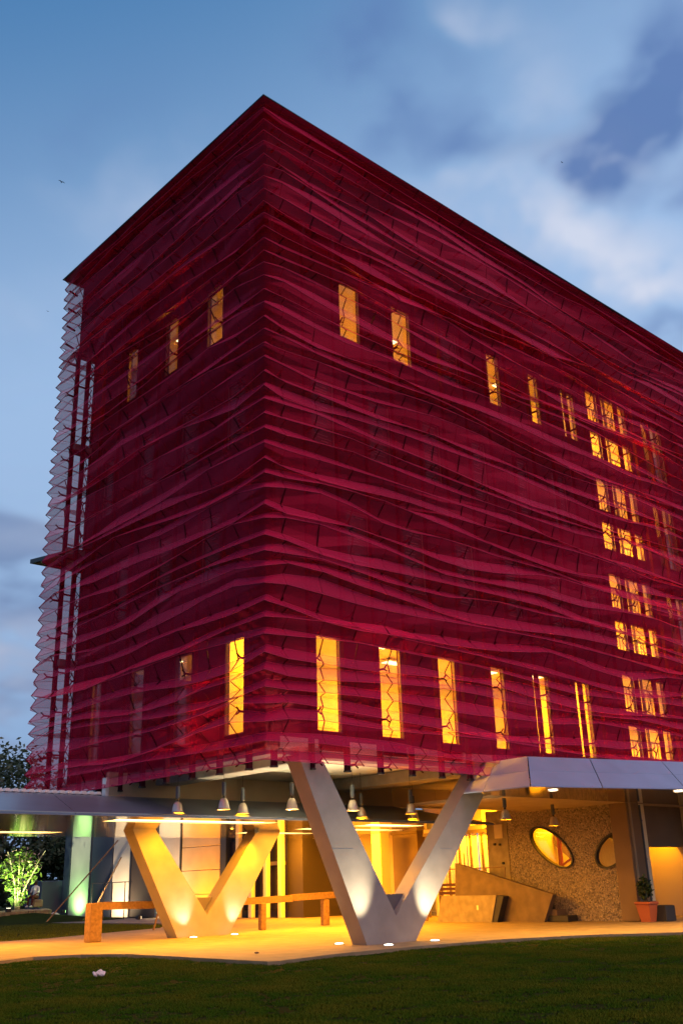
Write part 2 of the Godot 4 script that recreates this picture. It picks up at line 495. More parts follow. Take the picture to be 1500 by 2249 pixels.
func building_walls() -> void:
	bld = thing("office_building", "five-storey building wrapped in a folded translucent crimson mesh screen", "building")
	# windows: [face][storey] -> list of [s0, s1, lit]
	var wins := []
	for face in 2:
		for st in 4:
			var first := 2.345 if st % 2 == 0 else 3.48
			if face == 1: first = 2.12 if st % 2 == 0 else 3.2
			var n := 6 if face == 0 else (4 if st % 2 == 0 else 3)
			for k in n:
				var s := first + k * (2.125 if face == 0 else 2.2)
				if face == 0 and s > 14.6: continue
				holes[face][st].append([s, s + 0.83, SILL[st], HEAD[st]])
				var lit := st == 0 or (st == 3 and not (face == 0 and k == 2))
				wins.append([face, s, s + 0.83, SILL[st], HEAD[st], lit])
	# stair tower windows, two to a storey, and the dim ones beyond
	var stair := []
	for st in 4:
		var b0: float = HEAD[st] + 0.53
		stair.append([b0 - 1.25, b0]); stair.append([b0 - 2.7, b0 - 1.67])
	# walls: strips per storey, cut round the openings
	for face in 2:
		var s_end := 14.95 if face == 0 else 10.45
		for st in 4:
			var b := MB.new()
			var lo: float = FLOOR[st]; var hi: float = FLOOR[st + 1]
			var s := 1.0 if face == 0 else 1.2
			for q in holes[face][st]:
				b.span(at(face, s, lo, 1.0), at(face, q[0], hi, 1.2))
				b.span(at(face, q[0], lo, 1.0), at(face, q[1], q[2], 1.2))
				b.span(at(face, q[0], q[3], 1.0), at(face, q[1], hi, 1.2))
				s = q[1]
			b.span(at(face, s, lo, 1.0), at(face, s_end, hi, 1.2))
			part("wall", b, M.wall, bld)
	# the tower bay on the long side
	var tw := MB.new()
	tw.span(at(0, 14.95, 4.2, 1.0), at(0, 15.72, 18.35, 1.2))
	tw.span(at(0, 18.38, 4.2, 1.0), at(0, 19.4, 18.35, 1.2))
	tw.span(at(0, 21.0, 4.2, 1.0), at(0, FAR, 18.35, 1.2))
	var y := 4.2
	var list := stair.duplicate()
	list.sort_custom(func(a, b): return a[0] < b[0])
	for q in list:
		tw.span(at(0, 15.72, y, 1.0), at(0, 18.38, q[0], 1.2)); y = q[1]
		window(0, 15.72, 18.38, q[0], q[1], true, [16.42, 16.98, 17.72], 0.03)
	tw.span(at(0, 15.72, y, 1.0), at(0, 18.38, 18.35, 1.2))
	y = 4.2
	for st in 4:
		tw.span(at(0, 19.4, y, 1.0), at(0, 21.0, SILL[st] - 0.2, 1.2))
		y = HEAD[st] + 0.35
		window(0, 19.4, 21.0, SILL[st] - 0.2, y, true, [19.95, 20.5])
	tw.span(at(0, 19.4, y, 1.0), at(0, 21.0, 18.35, 1.2))
	part("wall", tw, M.wall, bld)
	for q in wins: window(q[0], q[1], q[2], q[3], q[4], q[5])
	# back and far walls, floor slabs, parapet, roof
	var bk := MB.new()
	bk.span(Vector3(1.2, 4.2, -10.45), Vector3(FAR, 18.35, -10.25)); bk.span(Vector3(FAR - 0.2, 4.2, -10.25), Vector3(FAR, 18.35, -1.2))
	part("wall", bk, M.wall, bld)
	for st in range(1, 5):
		var f := MB.new()
		f.span(Vector3(1.2, FLOOR[st] - 0.12, -10.25), Vector3(FAR - 0.2, FLOOR[st] + 0.28, -1.2))
		part("floor_slab", f, M.ceil, bld)
		var e := MB.new()
		e.span(Vector3(0.42, FLOOR[st] - 0.1, -10.9), Vector3(2.4, FLOOR[st] + 0.1, -10.45))
		part("walkway", e, M.slab, bld)
	var lg := MB.new()
	lg.prism(PackedVector2Array([Vector2(0.15, -12.5), Vector2(0.55, -11.2), Vector2(4.0, -11.2), Vector2(4.0, -12.5)]), func(p: Vector2, d: float) -> Vector3: return Vector3(p.x, 11.28 - d, p.y), -0.14, 0.0)
	part("ledge", lg, M.roof, bld)
	var so := MB.new()
	so.span(Vector3(1.0, 4.16, -10.45), Vector3(14.0, 4.5, -1.2))
	so.span(Vector3(1.2, 4.16, -1.2), Vector3(14.0, 4.45, -1.0))
	part("soffit", so, M.ceil, bld)
	var so2 := MB.new()
	so2.span(Vector3(14.0, 4.16, -10.45), Vector3(FAR, 4.5, -1.0))
	part("soffit", so2, M.inner_dim, bld)
	var gt := MB.new()
	gt.span(Vector3(0.62, 3.98, -10.4), Vector3(0.998, 4.12, -0.62)); gt.span(Vector3(0.998, 3.98, -0.998), Vector3(FAR, 4.12, -0.62))
	part("edge_beam", gt, M.gutter, bld)
	# parapet storey oversails the walls
	for face in 2:
		var e1 := FAR if face == 0 else 10.7
		var sp := 1.075 * 2.0
		var s := 0.42
		while s < e1 - 0.05:
			var t := minf(s + sp, e1)
			var p := MB.new()
			p.span(at(face, s + 0.006, 18.35, 0.42), at(face, t - 0.006, 21.21, 0.52))
			part("parapet_panel", p, M.parapet, bld)
			s = t
	var ps := MB.new()
	ps.span(Vector3(0.53, 18.36, -10.7), Vector3(FAR, 18.6, -0.53))
	part("parapet_floor", ps, M.parapet, bld)
	var rf := MB.new()
	rf.span(Vector3(0.06, 21.22, -11.04), Vector3(FAR + 0.5, 21.29, -0.06))
	part("roof", rf, M.roof, bld)
	var fc := MB.new()
	fc.span(Vector3(-0.13, 21.294, -11.23), Vector3(FAR + 0.5, 21.32, 0.13))
	part("roof_trim", fc, mat(lin(0.015, 0.10, 0.12), 0.4), bld)
	rooms()

func room_light(at_: Vector3, size: Vector2, e: float, mesh_size: Vector2, label: String, group: String) -> void:
	var l := thing("ceiling_light", label, "ceiling light", at_, group)
	var b := MB.new()
	b.span(Vector3(-mesh_size.x / 2 - 0.03, 0.0, -mesh_size.y / 2 - 0.03), Vector3(mesh_size.x / 2 + 0.03, 0.05, mesh_size.y / 2 + 0.03))
	part("housing", b, M.white, l)
	var g := MB.new()
	g.span(Vector3(-mesh_size.x / 2, -0.02, -mesh_size.y / 2), Vector3(mesh_size.x / 2, -0.001, mesh_size.y / 2))
	part("diffuser", g, M.panel_lamp, l)
	area("room_light", Vector3(0, -0.04, 0), size, amber, e * 3.4, l)

func rooms() -> void:
	# partitions: first storey rooms
	var p := MB.new()
	p.span(Vector3(5.2, 4.5, -10.2), Vector3(14.9, 7.58, -6.0))          # core block behind the long room
	part("partition", p, M.inner, bld)
	var p2 := MB.new()
	p2.span(Vector3(1.25, 4.5, -3.75), Vector3(4.2, 7.58, -3.6))           # the corner room's end wall
	p2.span(Vector3(3.75, 4.5, -6.0), Vector3(3.9, 7.58, -3.75))
	part("partition", p2, M.inner, bld)
	var p3 := MB.new()
	for st in 4: p3.span(Vector3(14.95, FLOOR[st] + 0.29, -10.2), Vector3(15.1, FLOOR[st + 1] - 0.13, -1.21))
	for st in 4: p3.span(Vector3(18.9, FLOOR[st] + 0.29, -10.2), Vector3(19.0, FLOOR[st + 1] - 0.13, -1.21))
	part("partition", p3, M.inner, bld)
	var p4 := MB.new()
	for st in 4: p4.span(Vector3(15.1, FLOOR[st] + 0.29, -5.4), Vector3(18.9, FLOOR[st + 1] - 0.13, -5.2))
	for st in 4: p4.span(Vector3(19.0, FLOOR[st] + 0.29, -5.4), Vector3(FAR - 0.3, FLOOR[st + 1] - 0.13, -5.2))
	p4.span(Vector3(1.25, FLOOR[3] + 0.29, -5.2), Vector3(14.9, FLOOR[4] - 0.13, -5.0))
	part("partition", p4, M.inner, bld)
	# cupboards seen low in the first storey rooms
	for q in [[6.3, -5.6, "second"], [8.9, -5.6, "third"], [11.2, -5.6, "fourth"]]:
		var c := thing("cupboard", "pale cupboard inside the lowest lit row, behind the %s window from the corner" % q[2], "cupboard", Vector3(q[0], 4.5, q[1]), "cupboards in the lit first-storey rooms")
		var b := MB.new(); b.bev(Vector3(0, 0.55, 0), Vector3(1.1, 1.1, 0.5)); part("carcass", b, M.render, c)
		var dd := MB.new(); dd.bev(Vector3(-0.27, 0.55, 0.26), Vector3(0.5, 1.0, 0.03), 0.008); part("door", dd, M.panel_orange, c)
		var de := MB.new(); de.bev(Vector3(0.27, 0.55, 0.26), Vector3(0.5, 1.0, 0.03), 0.008); part("door", de, M.panel_orange, c)
	var cb := thing("cabinet", "tall brown cabinet just inside the lit corner window of the short side", "cabinet", Vector3(3.3, 4.5, -3.2))
	var cm := MB.new(); cm.bev(Vector3(0, 0.85, 0), Vector3(0.7, 1.7, 0.5)); part("carcass", cm, M.panel_orange, cb)
	# landings of the stair
	for st in 4:
		var b := MB.new()
		b.span(Vector3(15.1, FLOOR[st] + 1.95, -3.4), Vector3(18.9, FLOOR[st] + 2.1, -1.25))
		part("landing", b, M.inner, bld)
		var rl := MB.new()
		for lev in [FLOOR[st] + 0.3, FLOOR[st] + 2.1]:
			rl.span(Vector3(15.2, lev + 0.95, -1.62), Vector3(18.8, lev + 1.0, -1.58))
			for k in 19: rl.span(Vector3(15.3 + k * 0.19, lev, -1.61), Vector3(15.33 + k * 0.19, lev + 0.95, -1.59))
		part("stair_railing", rl, M.frame, bld)
	# lamps
	var g := "ceiling lights inside the first storey"
	var t := "bright ceiling light panel behind the lowest row of lit windows, %s window from the corner"
	for q in [[3.6, -2.8, "first"], [6.2, -2.7, "second"], [8.1, -4.1, "third"], [11.7, -3.4, "fourth"], [13.6, -3.0, "sixth"]]:
		room_light(Vector3(q[0], 7.5, q[1]), Vector2(0.9, 0.5), 22.0, Vector2(0.62, 0.34), t % q[2], g)
	room_light(Vector3(2.3, 7.5, -2.9), Vector2(0.6, 0.3), 9.0, Vector2(0.6, 0.32), "bright ceiling light panel inside the lit corner window of the short side", "")
	room_light(Vector3(2.6, 7.5, -7.6), Vector2(0.6, 0.6), 2.2, Vector2(0.4, 0.3), "weak ceiling light inside the dim first-storey rooms of the short side", "")
	g = "ceiling lights inside the top storey"
	for q in [[4.2, -3.0, "first"], [7.6, -3.2, "second"], [11.0, -2.6, "third"], [13.4, -3.0, "fifth"]]:
		room_light(Vector3(q[0], 18.18, q[1]), Vector2(0.8, 0.4), 8.0, Vector2(0.9, 0.16), "ceiling light strip behind the top row of lit windows, %s window from the corner" % q[2], g)
	room_light(Vector3(2.6, 18.18, -7.6), Vector2(0.6, 0.6), 7.0, Vector2(0.5, 0.2), "ceiling light strip inside the top-storey windows of the short side", "")
	g = "ceiling lights of the stair tower"
	var nth := ["lowest", "second", "third", "fourth", "fifth", "sixth", "seventh", "topmost"]
	for st in 4:
		room_light(Vector3(17.0, FLOOR[st + 1] - 0.18, -4.2), Vector2(1.2, 0.6), 42.0, Vector2(0.8, 0.3), "ceiling light in the stair tower, %s row of small windows counted upwards" % nth[st * 2 + 1], g)
		room_light(Vector3(17.0, FLOOR[st] + 1.9, -2.2), Vector2(1.2, 0.6), 24.0, Vector2(0.8, 0.3), "ceiling light in the stair tower, %s row of small windows counted upwards" % nth[st * 2], g)
		room_light(Vector3(20.4, FLOOR[st + 1] - 0.18, -3.4), Vector2(0.8, 0.5), 8.0, Vector2(0.5, 0.2), "weak ceiling light behind the dim farthest windows at the right edge, %s storey" % ["lowest mesh", "second mesh", "third mesh", "top"][st], "ceiling lights behind the farthest windows")

# ------------------------------------------------------------------ the folded screen
var n_h := FastNoiseLite.new()
var n_d := FastNoiseLite.new()
const HEM := 3.74
const TOP := 21.27
const RIDGES := 46

func hash01(a: int, b: int) -> float:
	return float(absi(hash(a * 7919 + b * 104729 + 13)) % 10007) / 10007.0

func knot(k: int, j: int) -> Vector2:      # (height shift, amplitude) of fold k at knot j
	var u := j * 2.05 + (hash01(k, 999) - 0.5) * 1.5
	var r := k / 2
	var edge := minf(minf(k, 2 * RIDGES - k) / 5.0, 1.0)
	var hs := n_h.get_noise_2d(u * 0.9, r * 4.5) * 0.44 * edge + (hash01(k, j) - 0.5) * 0.20 * edge
	var am := clampf(0.72 + n_d.get_noise_2d(u * 1.3, r * 9.0) * 1.0 + (hash01(k + 500, j) - 0.5) * 0.75, 0.05, 1.3)
	return Vector2(hs, am)

func fold(k: int, u: float) -> Vector2:    # (height, offset outwards) of fold line k at perimeter position u
	var base := HEM + (TOP - HEM) * (k / 2) / RIDGES + (0.225 if k % 2 == 1 else 0.0)
	var g := u / 2.05 - (hash01(k, 999) - 0.5) * 0.74
	var j := floori(g)
	var q := knot(k, j).lerp(knot(k, j + 1), g - j)
	# regular where the sheets meet at the corners
	var near := minf(absf(u), minf(absf(u + LEN), 3.0))
	var ease := smoothstep(-0.25, 1.1, near)
	q.x *= ease
	q.y = lerpf(0.85 if u > -6.0 else 0.25 + 0.35 * hash01(k, 4), q.y, ease)
	return Vector2(base + q.x, (0.14 if k % 2 == 0 else -0.14) * q.y)

func sheet_point(face: int, s: float, k: int) -> Vector3:
	var u := s if face == 0 else (-s if face == 1 else -LEN - s)
	var q := fold(k, u)
	var p := at(face, s, q.x, -q.y)
	if s < 0.001: p = at(face, -q.y, q.x, -q.y) if face != 2 else at(face, -q.y, q.x, -q.y)
	if face == 1 and s > LEN - 0.001: p = at(face, s + q.y, q.x, -q.y)
	return p

func crease(face: int, s: float, k: int) -> Vector3:
	var u := s if face == 0 else (-s if face == 1 else -LEN - s)
	var d := n_d.get_noise_2d(u * 2.6, k * 13.0) * 0.13
	if s < 0.001: return at(face, -d, 0, -d) - at(face, 0, 0, 0)
	if face == 1 and s > LEN - 0.001: return at(face, d, 0, -d) - at(face, 0, 0, 0)
	return at(face, 0, 0, -d) - at(face, 0, 0, 0)

func building_screen() -> void:
	n_h.seed = 77; n_h.frequency = 0.085; n_h.fractal_octaves = 2
	n_d.seed = 41; n_d.frequency = 0.11; n_d.fractal_octaves = 2
	var seams := [[0.0], [0.0], [0.0]]
	for i in 22: seams[0].append(0.56 + 1.072 * i)
	for i in 9: seams[1].append(1.12 + 1.1 * i)
	seams[1].append(LEN)
	for i in 4: seams[2].append(1.1 + 1.1 * i)
	var storey := [0, 20, 38, 56, 74, 2 * RIDGES]
	for face in 3:
		var ss: Array = seams[face]
		for i in ss.size() - 1:
			for st in 5:
				var b := MB.new()
				var up := MB.new()
				var e := MB.new()
				for k in range(storey[st], storey[st + 1]):
					var p := [sheet_point(face, ss[i], k), sheet_point(face, ss[i + 1], k), sheet_point(face, ss[i + 1], k + 1), sheet_point(face, ss[i], k + 1)]
					var to := up if k % 2 == 0 else b
					var rows := [p]
					if k % 2 == 1:   # a slight crease across the face that looks down
						var c0: Vector3 = p[0].lerp(p[3], 0.5) + crease(face, ss[i], k); var c1: Vector3 = p[1].lerp(p[2], 0.5) + crease(face, ss[i + 1], k)
						rows = [[p[0], p[1], c1, c0], [c0, c1, p[2], p[3]]]
					for q in rows:
						if face == 0: to.quad(q[0], q[1], q[2], q[3])
						else: to.quad(q[1], q[0], q[3], q[2])
					e.bar(p[0], p[1], 0.009 if k % 2 == 0 else 0.005)
				var m := b.mesh(M.screen)
				up.add(m, M.screen_up_bright)
				e.add(m, M.fold)
				var pn := part("screen_panel", m, null, bld)
				if face == 2 and i > 2: continue
				# the rib that carries the panel's edge
				var r := MB.new()
				var pts := []
				for k in range(storey[st], storey[st + 1] + 1): pts.append(sheet_point(face, ss[i + 1], k) + at(face, 0, 0, 0.012) - at(face, 0, 0, 0))
				r.tube(pts, 0.016, 5)
				part("rib", r, M.rib, pn)
		# posts on the wall side of every seam, with arms out to the ribs
		for i in range(1, ss.size()):
			if face == 2 and i > 2: continue
			var s: float = ss[i]
			if face == 1 and i == ss.size() - 1: s -= 0.42
			var b := MB.new()
			b.span(at(face, s - 0.05, 3.70, 0.36), at(face, s + 0.05, 18.36, 0.48))
			var po := part("post", b, M.post, bld)
			var br := MB.new()
			var y := 3.8
			while y < 18.2:
				var out := at(face, s, y, 0.16); var tip := at(face, s, y, 0.36)
				br.bar(tip, out, 0.045)
				br.bar(out, at(face, s, y + 0.09, 0.06), 0.028); br.bar(out, at(face, s, y - 0.08, 0.06), 0.028)
				y += 1.17 + 0.05 * sin(y * 3.0)
			tag(part("arm", br, M.rib, po), "", "", "", "stuff")
			var sh := MB.new()
			sh.span(at(face, s - 0.06, 3.66, 0.35), at(face, s + 0.06, 3.70, 0.49))
			part("shoe", sh, M.black, po)
		for i in range(1, ss.size()):
			# arms that tie the sheet back to the parapet
			if face == 2: continue
			var br := MB.new()
			for y in [18.7, 19.4, 20.1, 20.8]: br.bar(at(face, ss[i], y, 0.42), at(face, ss[i], y + 0.08, 0.1), 0.05)
			tag(part("parapet_arm", br, M.rib, bld), "", "", "", "stuff")

# ------------------------------------------------------------------ V columns
func columns() -> void:
	var v := thing("v_column", "tall grey steel V-shaped column beside the lawn, near corner of the building", "column", Vector3(0, 0, -0.41))
	var xy := func(p: Vector2, d: float) -> Vector3: return Vector3(p.x, p.y, d)
	var b := MB.new()
	b.prism(PackedVector2Array([Vector2(3.12, 0.0), Vector2(4.66, 0.0), Vector2(7.92, 3.86), Vector2(7.18, 3.86), Vector2(4.06, 0.56), Vector2(1.97, 3.86), Vector2(1.29, 3.86)]), xy, -0.46, 0.0)
	part("shaft", b, M.steel, v)
	for q in [[1.25, 2.0], [7.2, 7.92]]:
		var be := MB.new(); be.span(Vector3(q[0] + 0.06, 3.861, -0.42), Vector3(q[1] - 0.06, 4.155, -0.06)); part("unseen_bearing", be, M.gutter, v)  # unseen dark blocks placed so the arm tops stay dark behind the mesh
	var w := MB.new()
	w.prism(PackedVector2Array([Vector2(3.78, 1.02), Vector2(4.12, 0.4), Vector2(4.56, 1.02)]), xy, -0.40, -0.16)
	part("web_plate", w, M.web, v)
	var s := MB.new()
	for q in [[Vector2(2.0, 2.0), Vector2(2.9, 2.0)], [Vector2(5.55, 2.0), Vector2(6.2, 2.0)]]:
		s.span(Vector3(q[0].x + 0.12, 2.0, 0.0005), Vector3(q[1].x - 0.1, 2.006, 0.003))
	part("weld_seam", s, M.alu_dark, v)
	var r := dup(v, "V-shaped column lit amber, standing farther back under the left canopy")
	r.position.z = -8.3
	r.position.x = 0.12
	r.get_node("shaft").mesh = short_v()
	for o in r.get_children():
		if String(o.name).begins_with("unseen_bearing"): o.free()
	# uplights set in the paving
	var spots := [[3.0, 0.12, "small round paving light at the left foot of the grey V-shaped column"], [3.55, 0.32, "small round paving light in front of the grey V-shaped column's foot"], [4.75, 0.1, "small round paving light right of the grey V-shaped column's foot"],
		[3.75, -8.0, "small round paving light left of the amber V-shaped column's foot"], [5.15, -8.0, "small round paving light right of the amber V-shaped column's foot"]]
	spots[0] = [3.1, -1.3, spots[0][2]]
	spots[1] = [3.2, 0.18, spots[1][2]]
	for i in spots.size():
		var q: Array = spots[i]
		var l := thing("ground_light", q[2], "ground light", Vector3(q[0], 0.0, q[1]), "lights sunk in the paving")
		var rim := MB.new(); rim.lathe([Vector2(0.13, 0.0), Vector2(0.13, 0.012), Vector2(0.105, 0.016), Vector2(0.105, 0.004)], Vector3.ZERO, 18); part("rim", rim, M.alu_dark, l)
		var g := MB.new(); g.lathe([Vector2(0.104, 0.003), Vector2(0.09, 0.026), Vector2(0.001, 0.036)], Vector3.ZERO, 18); part("lens", g, M.uplight, l)
	var warm := lin(1.0, 0.86, 0.55)
	spot(Vector3(3.2, 0.06, 0.18), Vector3(2.45, 2.2, -0.5), warm, 18.0, 32.0, self)
	spot(Vector3(3.1, 0.06, -1.3), Vector3(2.4, 4.0, -2.2), warm, 48.0, 55.0, self)
	spot(Vector3(4.75, 0.06, 0.1), Vector3(5.6, 2.0, -0.5), warm, 20.0, 32.0, self)
	spot(Vector3(3.75, 0.06, -8.0), Vector3(3.2, 1.8, -8.4), warm, 5.0, 36.0, self)
	spot(Vector3(5.15, 0.06, -8.0), Vector3(5.7, 1.8, -8.4), warm, 5.0, 36.0, self)

func short_v() -> ArrayMesh:
	var b := MB.new()
	b.prism(PackedVector2Array([Vector2(3.3, 0.0), Vector2(5.05, 0.0), Vector2(7.0, 2.9), Vector2(6.1, 2.9), Vector2(4.28, 0.56), Vector2(2.45, 2.9), Vector2(1.72, 2.9)]), func(p: Vector2, d: float) -> Vector3: return Vector3(p.x, p.y, d), -0.5, 0.0)
	return b.mesh(M.steel)

# ------------------------------------------------------------------ canopies
func canopies() -> void:
	var c := thing("canopy", "long dark metal canopy with sloping edge and mirror-like underside, passing under the building at left", "canopy")
	# soffit with recessed light slots: planks of polished sheet
	var slots := [[-0.6, 4.2, -5.6, -4.8], [-4.9, 0.6, -10.6, -9.9], [6.3, 9.2, -9.6, -9.0], [6.9, 11.0, -7.4, -6.8], [7.6, 9.9, -5.6, -4.8]]
	var x0 := -5.2; var x1 := 11.6; var z0 := -3.7; var z1 := -12.2
	var zs := [z0, -4.8, -5.6, -6.8, -7.4, -9.0, -9.6, -9.9, -10.6, z1]
	var b := MB.new()
	for i in zs.size() - 1:
		var hole := []
		for q in slots:
			if q[2] <= zs[i + 1] + 0.04 and q[3] >= zs[i] - 0.04: hole.append([q[0], q[1]])
		hole.sort_custom(func(p, r): return p[0] < r[0])
		var x := x0
		for hh in hole:
			b.span(Vector3(x, 2.85, zs[i]), Vector3(hh[0], 2.9, zs[i + 1])); x = hh[1]
		b.span(Vector3(x, 2.85, zs[i]), Vector3(x1, 2.9, zs[i + 1]))
	part("soffit", b, M.mirror, c)
	var f := MB.new()
	var e := [Vector3(-5.2, 2.852, -3.68), Vector3(11.75, 2.852, -3.68), Vector3(10.2, 3.5, -6.45), Vector3(-3.9, 3.5, -6.45)]
	var th := Vector3(0, 0.03, 0.0)
	var cuts := [0.0, 0.17, 0.34, 0.51, 0.68, 0.85, 1.0]
	for i in 6:
		var g := MB.new()
		var a: Vector3 = e[0].lerp(e[1], cuts[i]) + Vector3(0.008, 0, 0); var d: Vector3 = e[0].lerp(e[1], cuts[i + 1]) - Vector3(0.008, 0, 0)
		var a2: Vector3 = e[3].lerp(e[2], cuts[i]) + Vector3(0.008, 0, 0); var d2: Vector3 = e[3].lerp(e[2], cuts[i + 1]) - Vector3(0.008, 0, 0)
		g.hexa([a, d, d2, a2, a + th, d + th, d2 + th, a2 + th])
		part("fascia_panel", g, M.alu_dark, c)
	var tip := MB.new()
	tip.hexa([Vector3(11.76, 2.852, -3.7), Vector3(11.76, 2.852, -12.2), Vector3(10.22, 3.5, -12.2), Vector3(10.22, 3.5, -6.45), Vector3(11.78, 2.88, -3.7), Vector3(11.78, 2.88, -12.2), Vector3(10.22, 3.53, -12.2), Vector3(10.22, 3.53, -6.45)])
	part("end_panel", tip, M.alu_dark, c)
	tip = MB.new()
	tip.hexa([Vector3(-5.22, 2.852, -12.2), Vector3(-5.22, 2.852, -3.7), Vector3(-3.92, 3.5, -6.45), Vector3(-3.92, 3.5, -12.2), Vector3(-5.24, 2.88, -12.2), Vector3(-5.24, 2.88, -3.7), Vector3(-3.92, 3.53, -6.45), Vector3(-3.92, 3.53, -12.2)])
	part("end_panel", tip, M.alu_dark, c)
	var rim := MB.new()
	rim.span(Vector3(-5.25, 2.83, -3.665), Vector3(11.8, 2.851, -3.7))
	part("drip_edge", rim, M.alu_dark, c)
	var top := MB.new()
	top.span(Vector3(-3.92, 3.45, -12.2), Vector3(10.22, 3.5, -6.45))
	part("roof_deck", top, M.alu_dark, c)
	# ribbed roof sheet whose scalloped edge shows at the left
	for k in 18:
		var r := MB.new()
		var x := -3.7 + k * 0.2
		r.hexa([Vector3(x, 3.56, -6.5), Vector3(x + 0.15, 3.56, -6.5), Vector3(x + 0.15, 3.56, -11.5), Vector3(x, 3.56, -11.5), Vector3(x + 0.03, 3.63, -6.5), Vector3(x + 0.12, 3.63, -6.5), Vector3(x + 0.12, 3.63, -11.5), Vector3(x + 0.03, 3.63, -11.5)])
		part("roof_sheet_rib", r, M.white, c)
	for q in slots:
		var l := thing("slot_light", ["long bright light slot over the amber V-shaped column", "bright light slot at the far left, over the lit shrub", "short bright light slot right of the amber V-shaped column's top", "long bright light slot in the canopy behind the right arm of the grey V-shaped column", "short bright light slot just behind the canopy edge, between the grey arms"][slots.find(q)], "light", Vector3((q[0] + q[1]) / 2, 2.89, (q[2] + q[3]) / 2), "light slots in the canopy's underside")
		var g := MB.new(); g.span(Vector3(-(q[1] - q[0]) / 2 + 0.01, 0.0, -absf(q[3] - q[2]) / 2 + 0.005), Vector3((q[1] - q[0]) / 2 - 0.01, 0.02, absf(q[3] - q[2]) / 2 - 0.005))
		part("diffuser", g, M.slot, l)
		var hs := MB.new(); hs.span(Vector3(-(q[1] - q[0]) / 2, 0.021, -absf(q[3] - q[2]) / 2), Vector3((q[1] - q[0]) / 2, 0.1, absf(q[3] - q[2]) / 2))
		part("housing", hs, M.white, l)
		var ln: float = q[1] - q[0]
		area("slot_lamp", Vector3(0, -0.05, 0), Vector2(ln * 0.98, 0.2), amber, 17.0 * ln, l)
	for q in [[5.75, -7.75, Vector3(5.5, 1.4, -8.4), 16.0, "small can light under the canopy at the top of the amber V-column's right arm"], [3.7, -6.2, Vector3(3.7, 0.9, -8.5), 26.0, "unseen can light under the canopy, placed to light the notch of the amber V-column"]]:  # second can is unseen, placed to light the amber column
		var l := thing("can_light", q[4], "light", Vector3(q[0], 2.85, q[1]))
		var g := MB.new(); g.lathe([Vector2(0.001, -0.085), Vector2(0.055, -0.085)], Vector3.ZERO, 14); part("lens", g, M.slot, l)
		var cs := MB.new(); cs.lathe([Vector2(0.056, -0.09), Vector2(0.07, -0.09), Vector2(0.07, -0.001)], Vector3.ZERO, 14); part("can", cs, M.alu_dark, l)
		spot(l.position - Vector3(0, 0.11, 0), q[2], amber, q[3], 58.0, l)
	# beige upstand behind the canopy edge
	var up := thing("upstand_wall", "beige panelled wall strip standing on the dark canopy under the building", "wall")
	for k in 7:
		var g := MB.new()
		var a := 0.1 + k * 2.05
		g.span(Vector3(a, 3.53, -6.75), Vector3(a + 2.035, 4.14, -6.6))
		part("panel", g, M.beige, up)
	var ed := MB.new(); ed.span(Vector3(0.0, 3.53, -6.76), Vector3(0.095, 4.0, -6.58)); part("end_trim", ed, M.white, up)

	# silver canopy at right
	var r := thing("canopy", "silver panelled metal canopy projecting at right, over the pebble wall", "canopy")
	var lo := [Vector3(6.55, 3.3, -0.3), Vector3(6.6, 3.3, 1.76), Vector3(11.4, 3.3, 3.08), Vector3(20.0, 3.3, 5.4)]
	var hi := [Vector3(7.75, 4.13, -0.6), Vector3(7.7, 4.13, 0.92), Vector3(12.1, 4.13, 2.1), Vector3(20.5, 4.13, 4.4)]
	var tk := Vector3(0, 0.03, 0)
	var mid := func(i: int, t: float, u: float) -> Vector3: return lo[i].lerp(lo[i + 1], t).lerp(hi[i].lerp(hi[i + 1], t), u)
	for row in 2:
		var u0 := 0.0 if row == 0 else 0.505
		var u1 := 0.495 if row == 0 else 1.0
		for seg in [[0, 0.0, 0.30], [0, 0.31, 0.99], [1, 0.003, 0.44], [1, 0.446, 0.995], [2, 0.0, 0.33], [2, 0.334, 0.66], [2, 0.664, 1.0]]:
			var g := MB.new()
			var sk := 0.05 * row if seg[0] > 0 else 0.0
			var a: Vector3 = mid.call(seg[0], seg[1] , u0); var d: Vector3 = mid.call(seg[0], seg[2], u0)
			var d2: Vector3 = mid.call(seg[0], seg[2], u1); var a2: Vector3 = mid.call(seg[0], seg[1], u1)
			g.hexa([a, d, d2, a2, a + tk, d + tk, d2 + tk, a2 + tk])
			part("fascia_panel", g, M.alu, r)
	var core := MB.new()
	core.prism(PackedVector2Array([Vector2(6.62, -0.3), Vector2(6.66, 1.72), Vector2(11.4, 3.03), Vector2(20, 5.35), Vector2(20, -0.3)]), func(p: Vector2, d: float) -> Vector3: return Vector3(p.x, 3.305 - d, p.y), -0.05, 0.0)
	part("soffit", core, M.mirror, r)
	var top2 := MB.new()
	top2.prism(PackedVector2Array([Vector2(7.76, -0.6), Vector2(7.72, 0.9), Vector2(12.1, 2.08), Vector2(20.5, 4.36), Vector2(20.5, -0.6)]), func(p: Vector2, d: float) -> Vector3: return Vector3(p.x, 4.12 - d, p.y), -0.04, 0.0)
	part("top_sheet", top2, M.alu, r)
	var bs := MB.new()
	bs.span(Vector3(8.3, 3.3, -4.0), Vector3(20, 3.38, -0.305))
	part("inner_soffit", bs, M.render, r)
